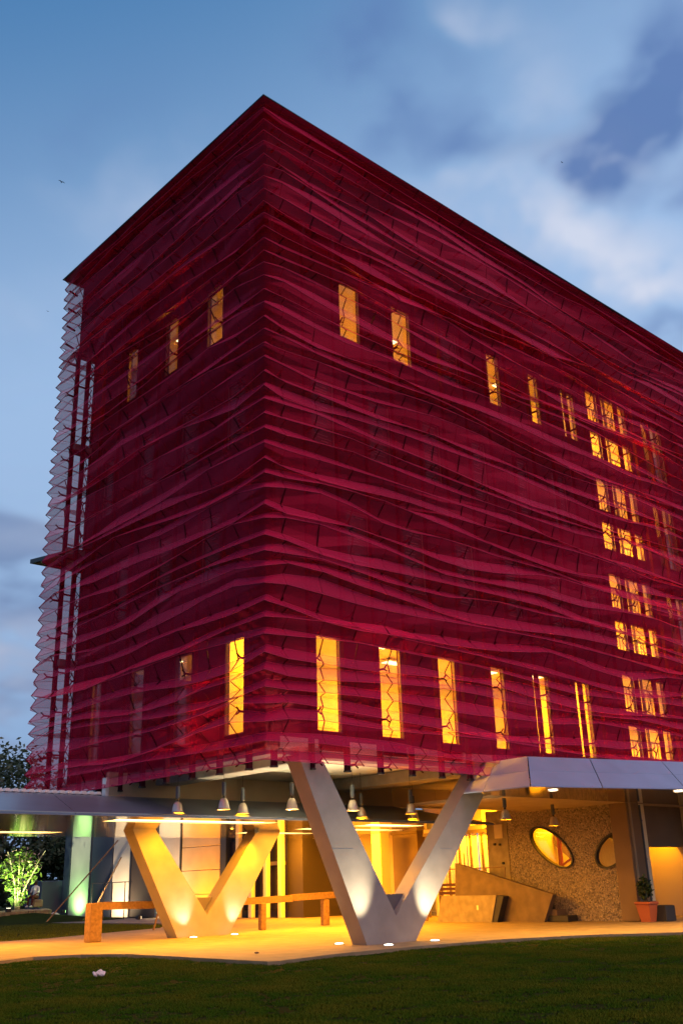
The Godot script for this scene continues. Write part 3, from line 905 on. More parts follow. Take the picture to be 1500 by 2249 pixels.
	for q in [[7.9, 1.45, "round downlight under the silver canopy, above the pebble wall's near oval"], [11.6, 2.75, "round downlight under the silver canopy at the right edge of the photo"]]:
		var l := thing("downlight", q[2], "downlight", Vector3(q[0], 3.296, q[1]), "downlights under the silver canopy")
		var g := MB.new(); g.lathe([Vector2(0.001, -0.012), Vector2(0.1, -0.01), Vector2(0.12, 0.0)], Vector3.ZERO, 16); part("lens", g, M.downlight, l)
		var ri := MB.new(); ri.lathe([Vector2(0.12, 0.0), Vector2(0.125, -0.014), Vector2(0.145, -0.012), Vector2(0.15, 0.0)], Vector3.ZERO, 16); part("rim", ri, M.white, l)
		spot(Vector3(q[0], 3.25, q[1]), Vector3(q[0], 0, q[1]), lin(1.0, 0.47, 0.05), 32.0, 68.0, l)

# ------------------------------------------------------------------ under the building
func under_building() -> void:
	for q in [[1.35, 1.95, "concrete beam under the building above the near V-column's left arm"], [7.0, 7.7, "concrete beam under the building above the near V-column's right arm"]]:
		var b := MB.new()
		b.bev(Vector3((q[0] + q[1]) / 2, 3.99, -3.6), Vector3(q[1] - q[0], 0.33, 5.6), 0.02)
		tag(part("soffit_beam", b, M.beam, self), q[2], "beam")
	# pendants
	var p := thing("pendant_lamp", "", "pendant lamp", Vector3.ZERO, "bell-shaped pendant lamps under the building")
	var w := MB.new(); w.tube([Vector3(0, 0.62, 0), Vector3(0, 1.2, 0)], 0.006, 5); part("cord", w, M.black, p)
	var bl := MB.new(); bl.lathe([Vector2(0.001, 0.62), Vector2(0.05, 0.62), Vector2(0.055, 0.6), Vector2(0.055, 0.33), Vector2(0.05, 0.31), Vector2(0.001, 0.31)], Vector3.ZERO, 14); part("ballast_case", bl, M.gutter, p)
	var nk := MB.new(); nk.lathe([Vector2(0.03, 0.31), Vector2(0.035, 0.25)], Vector3.ZERO, 12); part("neck", nk, M.black, p)
	var sh := MB.new()
	var prof := [Vector2(0.05, 0.26), Vector2(0.085, 0.235), Vector2(0.115, 0.18), Vector2(0.135, 0.1), Vector2(0.148, 0.03), Vector2(0.175, 0.0), Vector2(0.17, -0.004), Vector2(0.14, 0.03), Vector2(0.126, 0.1), Vector2(0.105, 0.175), Vector2(0.04, 0.245)]
	sh.lathe(prof, Vector3.ZERO, 24)
	part("shade", sh, M.shade_metal, p)
	var bu := MB.new(); bu.lathe([Vector2(0.001, 0.06), Vector2(0.04, 0.08), Vector2(0.045, 0.12), Vector2(0.02, 0.2)], Vector3.ZERO, 12); part("bulb", bu, M.lamp_inner, p)
	var om := OmniLight3D.new(); om.name = "unseen_bulb_light"; om.light_color = amber; om.light_energy = 2.2; om.light_size = 0.03; om.omni_range = 20.0; om.omni_attenuation = 2.0; om.shadow_enabled = true; om.position = Vector3(0, 0.11, 0); p.add_child(om, true)  # unseen source in each shade, placed to light the beige upstand
	var where := [
		[1.0, 2.97, -2.85, "bell pendant lamp, second from left, showing its yellow inside below the beige wall strip"],
		[0.55, 2.97, -4.1, "leftmost bell pendant lamp, over the amber V-column's left arm"],
		[2.3, 2.97, -3.85, "bell pendant lamp close right of the one with the yellow inside"],
		[2.6, 2.97, -2.3, "bell pendant lamp partly behind the left arm of the grey V-column"],
		[4.4, 2.97, -2.1, "front one of two overlapping bell pendant lamps between the grey arms"],
		[6.4, 2.97, -3.9, "rear one of two overlapping bell pendant lamps left of centre between the grey arms"],
		[6.85, 2.97, -2.45, "front bell pendant lamp close to the grey V-column's right arm"],
		[8.4, 2.97, -3.85, "rear bell pendant lamp hanging just behind the one by the grey right arm"],
		[8.7, 2.75, -0.75, "dark bell pendant lamp under the silver canopy's left end"],
		[12.2, 2.7, -1.75, "dark bell pendant lamp hanging before the pebble wall"]]
	for i in where.size():
		var q: Array = where[i]
		var o := p if i == 0 else dup(p)
		o.position = Vector3(q[0], q[1], q[2]); o.rotation.y = i * 0.7; o.scale = Vector3(0.92, 1.0, 0.92)
		o.set_meta("label", q[3])
		o.set_meta("group", "bell-shaped pendant lamps under the building")

# ------------------------------------------------------------------ the wing behind
func flat_wall(called: String, label: String, x: float, za: float, zb: float, h: float, m: Material, th := 0.25) -> Node3D:
	var t := thing(called, label, "wall", Vector3(x, 0, 0))
	var b := MB.new()
	b.span(Vector3(0, 0, za), Vector3(th, h, zb))
	part("wall_face", b, m, t)
	return t

func wing() -> void:
	var w := thing("rear_wing", "long single-storey wing of tall pale and dark panels behind the left canopy", "building")
	# body
	var b := MB.new(); b.span(Vector3(15.3, 0, -37.4), Vector3(22, 4.5, -17.0)); part("wall", b, M.panel_brown, w)
	var r := MB.new(); r.span(Vector3(14.9, 4.5, -37.7), Vector3(22.3, 4.7, -16.8)); part("roof", r, M.alu_dark, w)
	var pan := [[-37.4, -36.7, "panel_blue"], [-36.6, -34.4, "panel_pale"], [-34.3, -32.1, "panel_blue"], [-32.0, -30.25, "panel_pale"], [-30.15, -27.75, "panel_brown"], [-27.65, -25.7, "panel_pale"]]
	for q in pan:
		var g := MB.new(); g.bev(Vector3(15.1, 2.25, (q[0] + q[1]) / 2), Vector3(0.3, 4.5, q[1] - q[0]), 0.03); part("cladding_panel", g, M[q[2]], w)
		var tr := MB.new(); tr.span(Vector3(14.9, 0, q[1] + 0.01), Vector3(15.2, 4.5, q[1] + 0.09)); part("trim", tr, M.panel_blue, w)
	for k in 4:
		var g := MB.new(); g.bev(Vector3(15.1, 0.48 + k * 1.05, -24.0), Vector3(0.3, 1.03, 3.1), 0.015); part("shutter_board", g, M.panel_orange, w)
	var g2 := MB.new(); g2.span(Vector3(14.95, 0, -22.4), Vector3(15.3, 4.5, -22.0)); part("pier", g2, M.panel_blue, w)
	var dk := MB.new(); dk.span(Vector3(15.2, 0.3, -22.0), Vector3(15.25, 3.2, -17.9)); part("window", dk, M.pane_dark, w)
	for z in [-21.0, -20.05, -19.0, -18.0]:
		var y := MB.new(); y.bev(Vector3(14.95, 1.7, z), Vector3(0.22, 3.4, 0.24), 0.02); part("post", y, M.yellow, w)
	var tr2 := MB.new(); tr2.span(Vector3(15.05, 2.1, -22.0), Vector3(15.2, 2.25, -18.0)); part("transom", tr2, M.frame, w)
	# lights at the wall foot
	for q in [[14.0, -35.3, lin(0.45, 1.0, 0.30), 7.5, "green floodlight on the ground before the rear wing's pale panel"], [13.2, -30.9, lin(1.0, 0.7, 0.38), 20.0, "warm floodlight on the ground before the rear wing's middle pale panel"], [13.2, -26.4, lin(1.0, 0.72, 0.4), 18.0, "warm floodlight on the ground before the rear wing's third pale panel"], [12.9, -23.4, amber, 34.0, "unseen amber floodlight placed on the ground to light the rear wing's shutter boards"]]:  # the amber one is unseen, placed to light the shutter boards
		var l := thing("floodlight", q[4], "floodlight", Vector3(q[0], 0.22 if q[1] < -35.0 else -0.03, q[1]))
		var bb := MB.new(); bb.bev(Vector3(0, 0.1, 0), Vector3(0.16, 0.16, 0.26), 0.02); part("housing", bb, M.black, l)
		var le := MB.new(); le.span(Vector3(0.082, 0.04, -0.11), Vector3(0.09, 0.16, 0.11)); part("lens", le, glow(q[2], 6.0), l)
		spot(l.position + Vector3(0.12, 0.12, 0), l.position + Vector3(1.9, 1.7, -0.2), q[2], q[3], 66.0, l)
	# blue-grey box cabinet left of the wing
	var bx := thing("utility_cabinet", "dark blue-grey box-shaped cabinet beside the wing's left end", "cabinet", Vector3(14.6, 0, -38.7))
	var b2 := MB.new(); b2.bev(Vector3(0, 0.95, 0), Vector3(1.4, 1.9, 1.8), 0.03); part("case", b2, mat(lin(0.055, 0.085, 0.13), 0.5), bx)
	var b3 := MB.new(); b3.bev(Vector3(-0.71, 0.95, 0), Vector3(0.03, 1.7, 0.84), 0.008); part("door", b3, mat(lin(0.05, 0.08, 0.125), 0.45), bx)
	# amber walls farther right
	var ow := flat_wall("amber_wall", "plain amber-lit wall behind the timber rail, right of the yellow posts", 17.6, -17.2, -9.6, 3.6, M.panel_orange)
	var sk := MB.new(); sk.span(Vector3(-0.03, 0, -17.2), Vector3(-0.002, 0.14, -9.6)); part("dark_base_strip", sk, M.wood_dark, ow)  # dark strip along the foot of the wall
	var cw := thing("yellow_column", "square yellow-lit column behind the grey V-column's left arm", "column", Vector3(15.2, 0, -12.2))
	var c1 := MB.new(); c1.bev(Vector3(0, 1.6, 0), Vector3(0.5, 3.2, 0.5), 0.02); part("shaft", c1, M.yellow, cw)
	var c2 := MB.new(); c2.bev(Vector3(0, 0.06, 0), Vector3(0.56, 0.12, 0.56), 0.01); part("base", c2, M.wood_dark, cw)
	var bc := thing("brown_pier", "broad brown pier left of the small bright doorway", "column", Vector3(17.0, 0, -12.4))
	var d1 := MB.new(); d1.bev(Vector3(0, 1.6, 0), Vector3(0.5, 3.2, 1.4), 0.02); part("shaft", d1, M.column, bc)
	var d2 := MB.new(); d2.bev(Vector3(-0.01, 3.15, 0), Vector3(0.6, 0.2, 1.5), 0.02); part("capital", d2, M.column, bc)
	# doorway
	var dw := thing("doorway", "small bright doorway seen between the arms of the grey V-column", "doorway", Vector3(17.5, 0, -10.9))
	var e1 := MB.new(); e1.span(Vector3(-0.05, 0, -0.62), Vector3(0.05, 2.2, -0.5)); e1.span(Vector3(-0.05, 0, 0.5), Vector3(0.05, 2.2, 0.62)); e1.span(Vector3(-0.05, 2.2, -0.62), Vector3(0.05, 2.32, 0.62)); part("frame", e1, M.yellow, dw)
	var e2 := MB.new(); e2.bev(Vector3(-0.02, 1.1, 0.05), Vector3(0.04, 2.18, 0.86), 0.006); part("door", e2, M.panel_orange, dw)
	var e3 := MB.new(); e3.span(Vector3(-0.06, 0.9, -0.28), Vector3(-0.045, 1.9, -0.05)); part("door_panel", e3, M.concrete, dw)
	var e4 := MB.new(); e4.span(Vector3(-0.03, 0, -0.5), Vector3(0.0, 2.2, -0.4)); part("jamb", e4, M.yellow, dw)
	var hr := thing("unseen_hall_roof", "unseen roof slab closing off the sky over the amber-lit hall behind the canopy", "roof", Vector3(16.0, 3.6, -14.0))  # unseen slab placed to hide the sky above the hall
	var hm := MB.new(); hm.span(Vector3(-4.3, 0.05, -5.0), Vector3(6.0, 0.25, 3.5)); part("slab", hm, M.alu_dark, hr)
	var hn := MB.new(); hn.span(Vector3(-4.3, 0.0, -5.0), Vector3(6.0, 0.045, 3.5)); part("lining", hn, M.inner, hr)
	for q in [[13.6, -12.0, "unseen ceiling light panel placed to light the amber hall, nearer one"], [14.0, -16.6, "unseen ceiling light panel placed to light the amber hall, by the yellow posts"]]:
		var l := thing("ceiling_light", q[2], "ceiling light", Vector3(q[0], 3.58, q[1]))  # unseen lamps placed to light the amber hall walls
		var g := MB.new(); g.span(Vector3(-0.5, -0.03, -0.5), Vector3(0.5, -0.005, 0.5)); part("diffuser", g, M.panel_lamp, l)
		var gh := MB.new(); gh.span(Vector3(-0.54, -0.004, -0.54), Vector3(0.54, 0.018, 0.54)); part("housing", gh, M.white, l)
		area("unseen_hall_light", Vector3(0, -0.05, 0), Vector2(1.0, 1.0), amber, 105.0, l)

# ------------------------------------------------------------------ entrance side at right
func ell(c: Vector2, a: float, b: float, rot: float, n := 40) -> PackedVector2Array:
	var o := PackedVector2Array()
	for i in n: o.append(c + Vector2(a * cos(TAU * i / n), b * sin(TAU * i / n)).rotated(rot))
	return o

func entrance() -> void:
	var zy := func(p: Vector2, d: float) -> Vector3: return Vector3(d, p.y, p.x)
	var e1 := ell(Vector2(-3.25, 2.16), 0.90, 0.43, -0.62)
	var e2 := ell(Vector2(-1.05, 1.98), 0.66, 0.40, 0.6)
	var w := thing("pebble_wall", "wall faced with small rounded pebbles and pierced by two tilted oval windows", "wall")
	# strips between vertical cuts leave each oval as two notches
	var strips := [[-4.95, -3.25], [-3.25, -1.95], [-1.95, -1.05], [-1.05, -0.3]]
	var b := MB.new()
	for s in strips:
		var poly: Array = [PackedVector2Array([Vector2(s[0], 0), Vector2(s[1], 0), Vector2(s[1], 3.36), Vector2(s[0], 3.36)])]
		for e in [e1, e2]:
			var nxt := []
			for q in poly: nxt.append_array(Geometry2D.clip_polygons(q, e))
			poly = nxt
		for q in poly:
			if not Geometry2D.is_polygon_clockwise(q): pass
			b.prism(q, zy, 14.02, 14.12)
	part("wall_face", b, M.render, w)
	var pb := MB.new()
	pb.lathe([Vector2(0.001, -0.5), Vector2(0.40, -0.32), Vector2(0.5, 0.0), Vector2(0.40, 0.32), Vector2(0.001, 0.5)], Vector3.ZERO, 7)
	var tf: Array[Transform3D] = []
	var tc: Array[Color] = []
	var z := -4.93
	while z < -0.35:
		var y := 0.03
		while y < 3.33:
			var p := Vector2(z + rng.randf_range(-0.018, 0.018), y + rng.randf_range(-0.018, 0.018))
			if not (Geometry2D.is_point_in_polygon(p, e1) or Geometry2D.is_point_in_polygon(p, e2)):
				var s := rng.randf_range(0.038, 0.062)
				tf.append(Transform3D(Basis.from_euler(Vector3(rng.randf() * TAU, rng.randf_range(-0.4, 0.4), rng.randf_range(-0.4, 0.4))).scaled(Vector3(0.04, s, s * rng.randf_range(0.7, 1.0))), Vector3(14.015, p.y, p.x)))
				var l := rng.randf_range(0.12, 0.5)
				tc.append(Color(l, l * 0.82, l * 0.5))
			y += 0.046
		z += 0.046
	var mm := MultiMesh.new()
	mm.transform_format = MultiMesh.TRANSFORM_3D; mm.use_colors = true
	mm.mesh = pb.mesh(M.pebble); mm.instance_count = tf.size()
	for i in tf.size():
		mm.set_instance_transform(i, tf[i]); mm.set_instance_color(i, tc[i])
	var mi := MultiMeshInstance3D.new()
	mi.name = "pebbles"; mi.multimesh = mm
	w.add_child(mi, true)
	tag(mi, "", "", "", "stuff")
	for e in [e1, e2]:
		var ring := MB.new()
		var big := PackedVector2Array()
		var c := Vector2.ZERO
		for q in e: c += q / e.size()
		for i in e.size():
			var j: int = (i + 1) % e.size()
			var o1: Vector2 = e[i] + (e[i] - c).normalized() * 0.02; var o2: Vector2 = e[j] + (e[j] - c).normalized() * 0.02
			var i1: Vector2 = e[i] - (e[i] - c).normalized() * 0.035; var i2: Vector2 = e[j] - (e[j] - c).normalized() * 0.035
			ring.quad(zy.call(o1, 13.94), zy.call(i1, 13.94), zy.call(i2, 13.94), zy.call(o2, 13.94))
			ring.quad(zy.call(i1, 13.94), zy.call(i1, 14.10), zy.call(i2, 14.10), zy.call(i2, 13.94))
			ring.quad(zy.call(o1, 14.0), zy.call(o1, 13.94), zy.call(o2, 13.94), zy.call(o2, 14.0))
		var f := part("oval_window", ring, M.black, w)
		var pn := MB.new()
		pn.prism(ell(c, 0.90 if e == e1 else 0.66, 0.43 if e == e1 else 0.40, -0.62 if e == e1 else 0.6), zy, 14.085, 14.095)
		part("pane", pn, M.pane, f)
	# room behind the ovals
	var rm := thing("stair_hall", "amber-lit stair hall seen through the oval windows", "room")
	var rb := MB.new()
	rb.span(Vector3(18.0, 0, -5.4), Vector3(18.2, 3.36, -0.6)); rb.span(Vector3(14.3, 0, -5.2), Vector3(18.0, 3.36, -4.96)); rb.span(Vector3(14.6, 0, -0.7), Vector3(15.15, 3.36, -0.5))
	rb.span(Vector3(14.3, 3.37, -5.2), Vector3(18.2, 3.45, -0.5))
	part("walls", rb, M.yellow, rm)
	var rp := MB.new()
	rp.bar(Vector3(15.6, 0, -4.1), Vector3(15.6, 3.36, -4.1), 0.11); rp.bar(Vector3(15.6, 2.4, -4.1), Vector3(15.6, 2.4, -2.4), 0.08); rp.bar(Vector3(15.6, 1.5, -4.3), Vector3(15.6, 2.6, -2.2), 0.06)
	part("red_frame", rp, M.red, rm)
	var sr := MB.new(); sr.hexa([Vector3(16.4, 0.2, -2.2), Vector3(16.6, 0.2, -2.2), Vector3(16.6, 2.3, -4.9), Vector3(16.4, 2.3, -4.9), Vector3(16.4, 0.55, -2.2), Vector3(16.6, 0.55, -2.2), Vector3(16.6, 2.65, -4.9), Vector3(16.4, 2.65, -4.9)]); part("stair_stringer", sr, M.column, rm)
	var sl := MB.new(); sl.bar(Vector3(14.9, 2.15, -0.9), Vector3(14.9, 2.75, -2.4), 0.3, 0.1); part("beam", sl, M.black, rm)  # dark bar placed to darken the upper part of the second oval
	area("unseen_hall_lamp", Vector3(16.2, 3.25, -4.1), Vector2(1.5, 0.6), amber, 15.0, rm)  # unseen lamp placed to light the room behind the ovals
	area("unseen_hall_lamp", Vector3(14.7, 3.25, -1.9), Vector2(0.3, 0.6), amber, 3.0, rm)  # unseen lamp placed to light what the second oval shows
	# square column
	var col := thing("square_column", "plain brown square column at the right end of the pebble wall", "column", Vector3(14.24, 0, -0.62))
	var cb := MB.new(); cb.bev(Vector3(0, 1.66, 0), Vector3(0.68, 3.3, 0.6), 0.015); part("shaft", cb, M.column, col)
	var dp := thing("downpipe", "thin grey downpipe beside the brown square column", "pipe", Vector3(14.68, 0, -0.36))
	var dpb := MB.new(); dpb.tube([Vector3(0, 0.2, 0), Vector3(0, 3.25, 0)], 0.035, 10); part("pipe", dpb, M.gutter, dp)
	for y in [0.6, 1.7, 2.8]:
		var cl := MB.new(); cl.lathe([Vector2(0.034, -0.02), Vector2(0.045, -0.02), Vector2(0.045, 0.02), Vector2(0.034, 0.02)], Vector3(0, y, 0), 12); part("clip", cl, M.gutter, dp)
	# lobby right of the column
	var lb := thing("lobby", "amber-lit lobby opening at the far right, below a dark brown lintel", "room")
	var l1 := MB.new(); l1.span(Vector3(14.9, 2.07, -1.2), Vector3(22, 3.34, -0.9)); part("lintel", l1, M.column, lb)
	var l2 := MB.new(); l2.span(Vector3(14.9, 0, -3.2), Vector3(22, 2.9, -3.0)); part("back_wall", l2, M.render, lb)
	var l3 := MB.new(); l3.span(Vector3(15.16, 0, -3.0), Vector3(15.3, 3.3, -1.2)); l3.span(Vector3(21.8, 0, -3.0), Vector3(22, 2.9, -1.2)); l3.span(Vector3(15.16, 2.9, -3.2), Vector3(22, 3.0, -1.2)); part("side_walls", l3, M.yellow, lb)
	var l4 := MB.new(); l4.span(Vector3(18.3, 0, -2.99), Vector3(18.4, 2.1, -2.93)); l4.span(Vector3(19.3, 0, -2.99), Vector3(19.4, 2.1, -2.93)); l4.span(Vector3(18.3, 2.1, -2.99), Vector3(19.4, 2.2, -2.93)); part("door_frame", l4, M.yellow, lb)
	var l5 := MB.new(); l5.span(Vector3(18.4, 0.01, -2.99), Vector3(19.3, 2.1, -2.96)); part("door", l5, M.wood_dark, lb)
	area("unseen_lobby_lamp", Vector3(17.6, 2.85, -1.7), Vector2(1.2, 0.3), amber, 9.0, lb)  # unseen lamp placed to light the lobby
	var ba := thing("banner_stand", "narrow white upright banner with a red stripe, behind the potted plant", "banner", Vector3(15.55, 0, -1.25))
	var b1 := MB.new(); b1.span(Vector3(-0.28, 0.05, -0.01), Vector3(0.28, 2.0, 0.01)); part("sheet", b1, M.white, ba)
	var b2 := MB.new(); b2.span(Vector3(-0.279, 1.2, 0.0102), Vector3(0.279, 1.3, 0.014)); part("red_stripe", b2, M.red, ba)
	var b3 := MB.new(); b3.bev(Vector3(0, 0.03, 0), Vector3(0.62, 0.06, 0.2), 0.01); part("foot", b3, M.alu_dark, ba)
	# tan wall end with fittings, left of the pebbles
	var tw := thing("tan_pier", "tan concrete pier at the left end of the pebble wall", "column", Vector3(14.25, 0, -5.42))
	var t1 := MB.new(); t1.bev(Vector3(0, 1.7, 0), Vector3(0.5, 3.4, 0.9), 0.015); part("shaft", t1, M.concrete, tw)
	for q in [[2.35, -0.1], [2.33, 0.12], [1.75, 0.2]]:
		var kn := MB.new(); kn.bev(Vector3(-0.28, q[0], q[1]), Vector3(0.08, 0.07, 0.07), 0.01); part("fitting", kn, M.black, tw)
	var bp := MB.new(); bp.bev(Vector3(-0.27, 2.75, 0.1), Vector3(0.05, 0.45, 0.35), 0.01); part("junction_box", bp, M.beige, tw)
	# glazed screen with mullions
	var gs := thing("glazed_screen", "bright yellow glazed screen with slim upright mullions behind the sloping ramp wall", "glazing")
	for k in 8:
		var m := MB.new(); m.span(Vector3(15.96, 0.0, -6.7 - k * 0.55), Vector3(16.06, 2.86, -6.65 - k * 0.55)); part("mullion", m, M.column, gs)
		if k < 7:
			var pn := MB.new(); pn.span(Vector3(16.0, 0.05, -7.2 - k * 0.55), Vector3(16.012, 2.86, -6.7 - k * 0.55)); part("pane", pn, M.pane, gs)
			var cu := MB.new()
			for j in 6:
				var za := -7.19 - k * 0.55 + j * 0.08
				cu.quad(Vector3(16.45 + 0.03 * (j % 2), 0.05, za), Vector3(16.45 + 0.03 * ((j + 1) % 2), 0.05, za + 0.08), Vector3(16.45 + 0.03 * ((j + 1) % 2), 2.9, za + 0.08), Vector3(16.45 + 0.03 * (j % 2), 2.9, za))
			part("curtain", cu, M.yellow, gs)
	var hd := MB.new(); hd.span(Vector3(15.92, 2.86, -10.6), Vector3(16.1, 2.98, -6.6)); part("head_rail", hd, M.column, gs)
	var hb := MB.new(); hb.span(Vector3(15.97, 2.98, -10.6), Vector3(16.2, 4.1, -7.7)); part("bulkhead", hb, M.panel_orange, gs)
	var hc := MB.new(); hc.bev(Vector3(16.0, 3.55, -7.2), Vector3(0.3, 1.1, 0.75), 0.01); part("lit_pier", hc, M.yellow, gs)
	area("unseen_screen_lamp", Vector3(16.25, 2.8, -8.6), Vector2(0.25, 3.4), amber, 45.0, gs)  # unseen lamp placed to light the curtains behind the glazing
	area("unseen_pier_lamp", Vector3(15.2, 3.1, -7.2), Vector2(0.3, 0.3), amber, 8.0, gs, Vector3(0, -90, 0))  # unseen lamp placed to light the yellow pier

# ------------------------------------------------------------------ furniture
func furniture() -> void:
	var zy := func(p: Vector2, d: float) -> Vector3: return Vector3(d, p.y, p.x)
	var r := thing("ramp_wall", "sloping brown side wall of a ramp, taller at its left end", "wall")
	var b := MB.new(); b.prism(PackedVector2Array([Vector2(-6.9, 0), Vector2(-3.28, 0), Vector2(-2.86, 0.78), Vector2(-6.72, 1.8)]), zy, 13.3, 13.5); part("side", b, M.ramp, r)
	var hr := MB.new(); hr.tube([Vector3(13.4, 1.6, -6.4), Vector3(13.4, 2.12, -6.4)], 0.02, 6); hr.tube([Vector3(13.4, 1.62, -4.7), Vector3(13.4, 1.3, -4.75)], 0.02, 6); hr.tube([Vector3(13.4, 1.62, -7.6), Vector3(13.4, 1.62, -4.7)], 0.022, 6); hr.tube([Vector3(13.4, 1.4, -5.5), Vector3(13.4, 1.62, -5.5)], 0.02, 6); part("handrail", hr, M.column, r)
	var st := thing("steps", "dark steps with worn edges at the foot of the pebble wall", "steps", Vector3(13.6, 0, -3.0))
	for k in 3:
		var s := MB.new(); s.bev(Vector3(0.1 + 0.05 * k, 0.09 + 0.17 * k, -0.28 * k), Vector3(0.5, 0.17, 1.0 - 0.3 * k), 0.01); part("step", s, M.black if k != 1 else M.column, st)
	var pl := thing("planter", "low concrete planter block with slanting ends before the ramp wall", "planter")
	var pb := MB.new(); pb.prism(PackedVector2Array([Vector2(-7.35, 0), Vector2(-5.05, 0), Vector2(-4.78, 0.79), Vector2(-7.12, 0.79)]), zy, 12.95, 13.22); part("block", pb, M.concrete, pl)
	var pe := MB.new(); pe.prism(PackedVector2Array([Vector2(-5.04, 0), Vector2(-4.85, 0), Vector2(-4.52, 0.76), Vector2(-4.76, 0.785)]), zy, 12.98, 13.25); part("end_face", pe, M.black, pl)  # dark side of the same block, drawn black
	var pm := MB.new(); pm.span(Vector3(12.944, 0.36, -5.62), Vector3(12.9485, 0.5, -5.55)); part("small_plate", pm, M.yellow, pl)
	# slatted wooden chair leaning
	var ch := thing("slatted_rack", "dark red slatted wooden rack left of the concrete planter", "rack", Vector3(13.6, 0, -7.35))
	for k in 7:
		var s := MB.new(); s.bev(Vector3(0.0, 0.35 + k * 0.13, 0), Vector3(0.05, 0.09, 0.8), 0.008); part("slat", s, M.wood_dark, ch)
	for z in [-0.38, 0.38]:
		var s := MB.new(); s.bar(Vector3(0.05, 0, z), Vector3(0.05, 1.25, z * 0.92), 0.05); part("upright", s, M.wood, ch)
	var brd := thing("leaning_board", "long wooden board leaning left of the slatted rack", "board", Vector3(13.5, 0, -8.0))
	var bb := MB.new(); bb.bar(Vector3(-0.1, 0, -0.3), Vector3(0.1, 1.5, 0.05), 0.16, 0.03); part("board", bb, M.wood, brd)
	# terracotta pot and plant
	var pt := thing("terracotta_pot", "tapered square terracotta pot at the foot of the brown column", "pot", Vector3(13.85, 0, -0.02))
	var p1 := MB.new(); p1.hexa([Vector3(-0.15, 0, 0.15), Vector3(0.15, 0, 0.15), Vector3(0.15, 0, -0.15), Vector3(-0.15, 0, -0.15), Vector3(-0.23, 0.52, 0.23), Vector3(0.23, 0.52, 0.23), Vector3(0.23, 0.52, -0.23), Vector3(-0.23, 0.52, -0.23)]); part("body", p1, M.terracotta, pt)
	var p2 := MB.new(); p2.bev(Vector3(0, 0.5, 0), Vector3(0.5, 0.07, 0.5), 0.015); part("rim", p2, M.terracotta, pt)
	var p3 := MB.new(); p3.span(Vector3(-0.2, 0.533, -0.2), Vector3(0.2, 0.545, 0.2)); part("soil", p3, M.soil, pt)
	var pp := thing("potted_shrub", "dark green leafy shrub growing in the terracotta pot", "shrub", Vector3(13.85, 0.54, -0.02))
	pp.scale = Vector3.ONE * 0.85
	part("stem", stems(6, 0.16, 0.8, 0.012), M.bark, pp)
	part("foliage", leaves(420, Vector3(0.26, 0.44, 0.26), Vector3(0, 0.42, 0), 0.085, Vector3(0.02, 0.045, 0.012), 0.5), M.leaf, pp)
	var bp := thing("black_planter", "dark square planter box right of the terracotta pot", "planter", Vector3(14.3, 0, 0.2))
	var b1 := MB.new(); b1.bev(Vector3(0, 0.21, 0), Vector3(0.52, 0.42, 0.5), 0.015); part("box", b1, M.black, bp)
	var b2 := MB.new(); b2.span(Vector3(-0.22, 0.42, -0.21), Vector3(0.22, 0.428, 0.21)); part("soil", b2, M.soil, bp)
	# timber rail
	var t := thing("timber_rail", "rough timber rail on thick posts, running behind both V-columns", "rail")
	for q in [[1.35, 0.36, 0.98, -9.25], [7.35, 0.2, 0.78, -9.55], [10.3, 0.24, 0.8, -9.95]]:
		var s := MB.new(); s.bev(Vector3(q[0], q[2] / 2, q[3]), Vector3(q[1], q[2], q[1] * 0.9), 0.02); part("post", s, M.wood, t)
	for q in [[Vector3(1.53, 0.9, -9.25), Vector3(3.9, 0.86, -9.4), 0.15], [Vector3(6.0, 0.84, -9.5), Vector3(8.7, 0.88, -9.75), 0.13], [Vector3(8.7, 0.9, -9.72), Vector3(10.9, 0.93, -10.0), 0.12]]:
		var s := MB.new(); s.bar(q[0], q[1], q[2], 0.2); part("beam", s, M.wood, t)
	# props and frame by the wing
	for q in [[Vector3(10.14, -0.03, -29.5), Vector3(14.4, 3.7, -30.65), "long thin pole leaning across the green-lit panel"], [Vector3(14.0, 0.0, -32.4), Vector3(14.2, 2.85, -29.9), "short thin pole leaning behind the amber V-column's left arm"], [Vector3(6.35, -0.03, -14.2), Vector3(6.75, 0.9, -14.4), "thin timber stake leaning under the rail near the amber V-column"]]:
		var s := MB.new(); s.tube([q[0], q[1]], 0.032, 7)
		tag(part("leaning_pole", s, M.wood, self), q[2], "pole")
	var fr := thing("metal_frame", "thin dark metal frame of bars before the wing's second pale panel", "frame", Vector3(13.6, -0.02, -30.6))
	for z in [-1.0, 0.2, 1.0, 2.2]:
		var s := MB.new(); s.tube([Vector3(0, 0, z), Vector3(0, 1.7, z)], 0.022, 6); part("upright", s, M.black, fr)
	for y in [0.65, 1.68]:
		var s := MB.new(); s.tube([Vector3(0, y, -1.1), Vector3(0, y, 2.9)], 0.02, 6); part("bar", s, M.black, fr)
	for q in [["pale blue folded sheet of plastic lying at the wing's left foot", 13.6, -36.3, lin(0.30, 0.42, 0.55)], ["crumpled white sack lying beside the pale blue plastic sheet", 13.7, -35.6, lin(0.55, 0.52, 0.5)]]:
		var s := MB.new()
		var n := 7
		for i in n:
			for j in n:
				var f := func(a: int, c: int) -> Vector3:
					var u := float(a) / n - 0.5; var v := float(c) / n - 0.5
					var hh := 0.36 * maxf(0.0, 1.0 - 2.2 * Vector2(u, v).length()) + 0.06 * hash01(a * 31 + int(q[1] * 10), c)
					return Vector3(q[1] + u * 1.2, hh - 0.02, q[2] + v * 0.9)
				s.quad(f.call(i, j + 1), f.call(i + 1, j + 1), f.call(i + 1, j), f.call(i, j))
		tag(part("plastic_sheet", s, mat(q[3], 0.5), self), q[0], "sheet")
	# scrap of paper on the lawn
	var sc := MB.new()
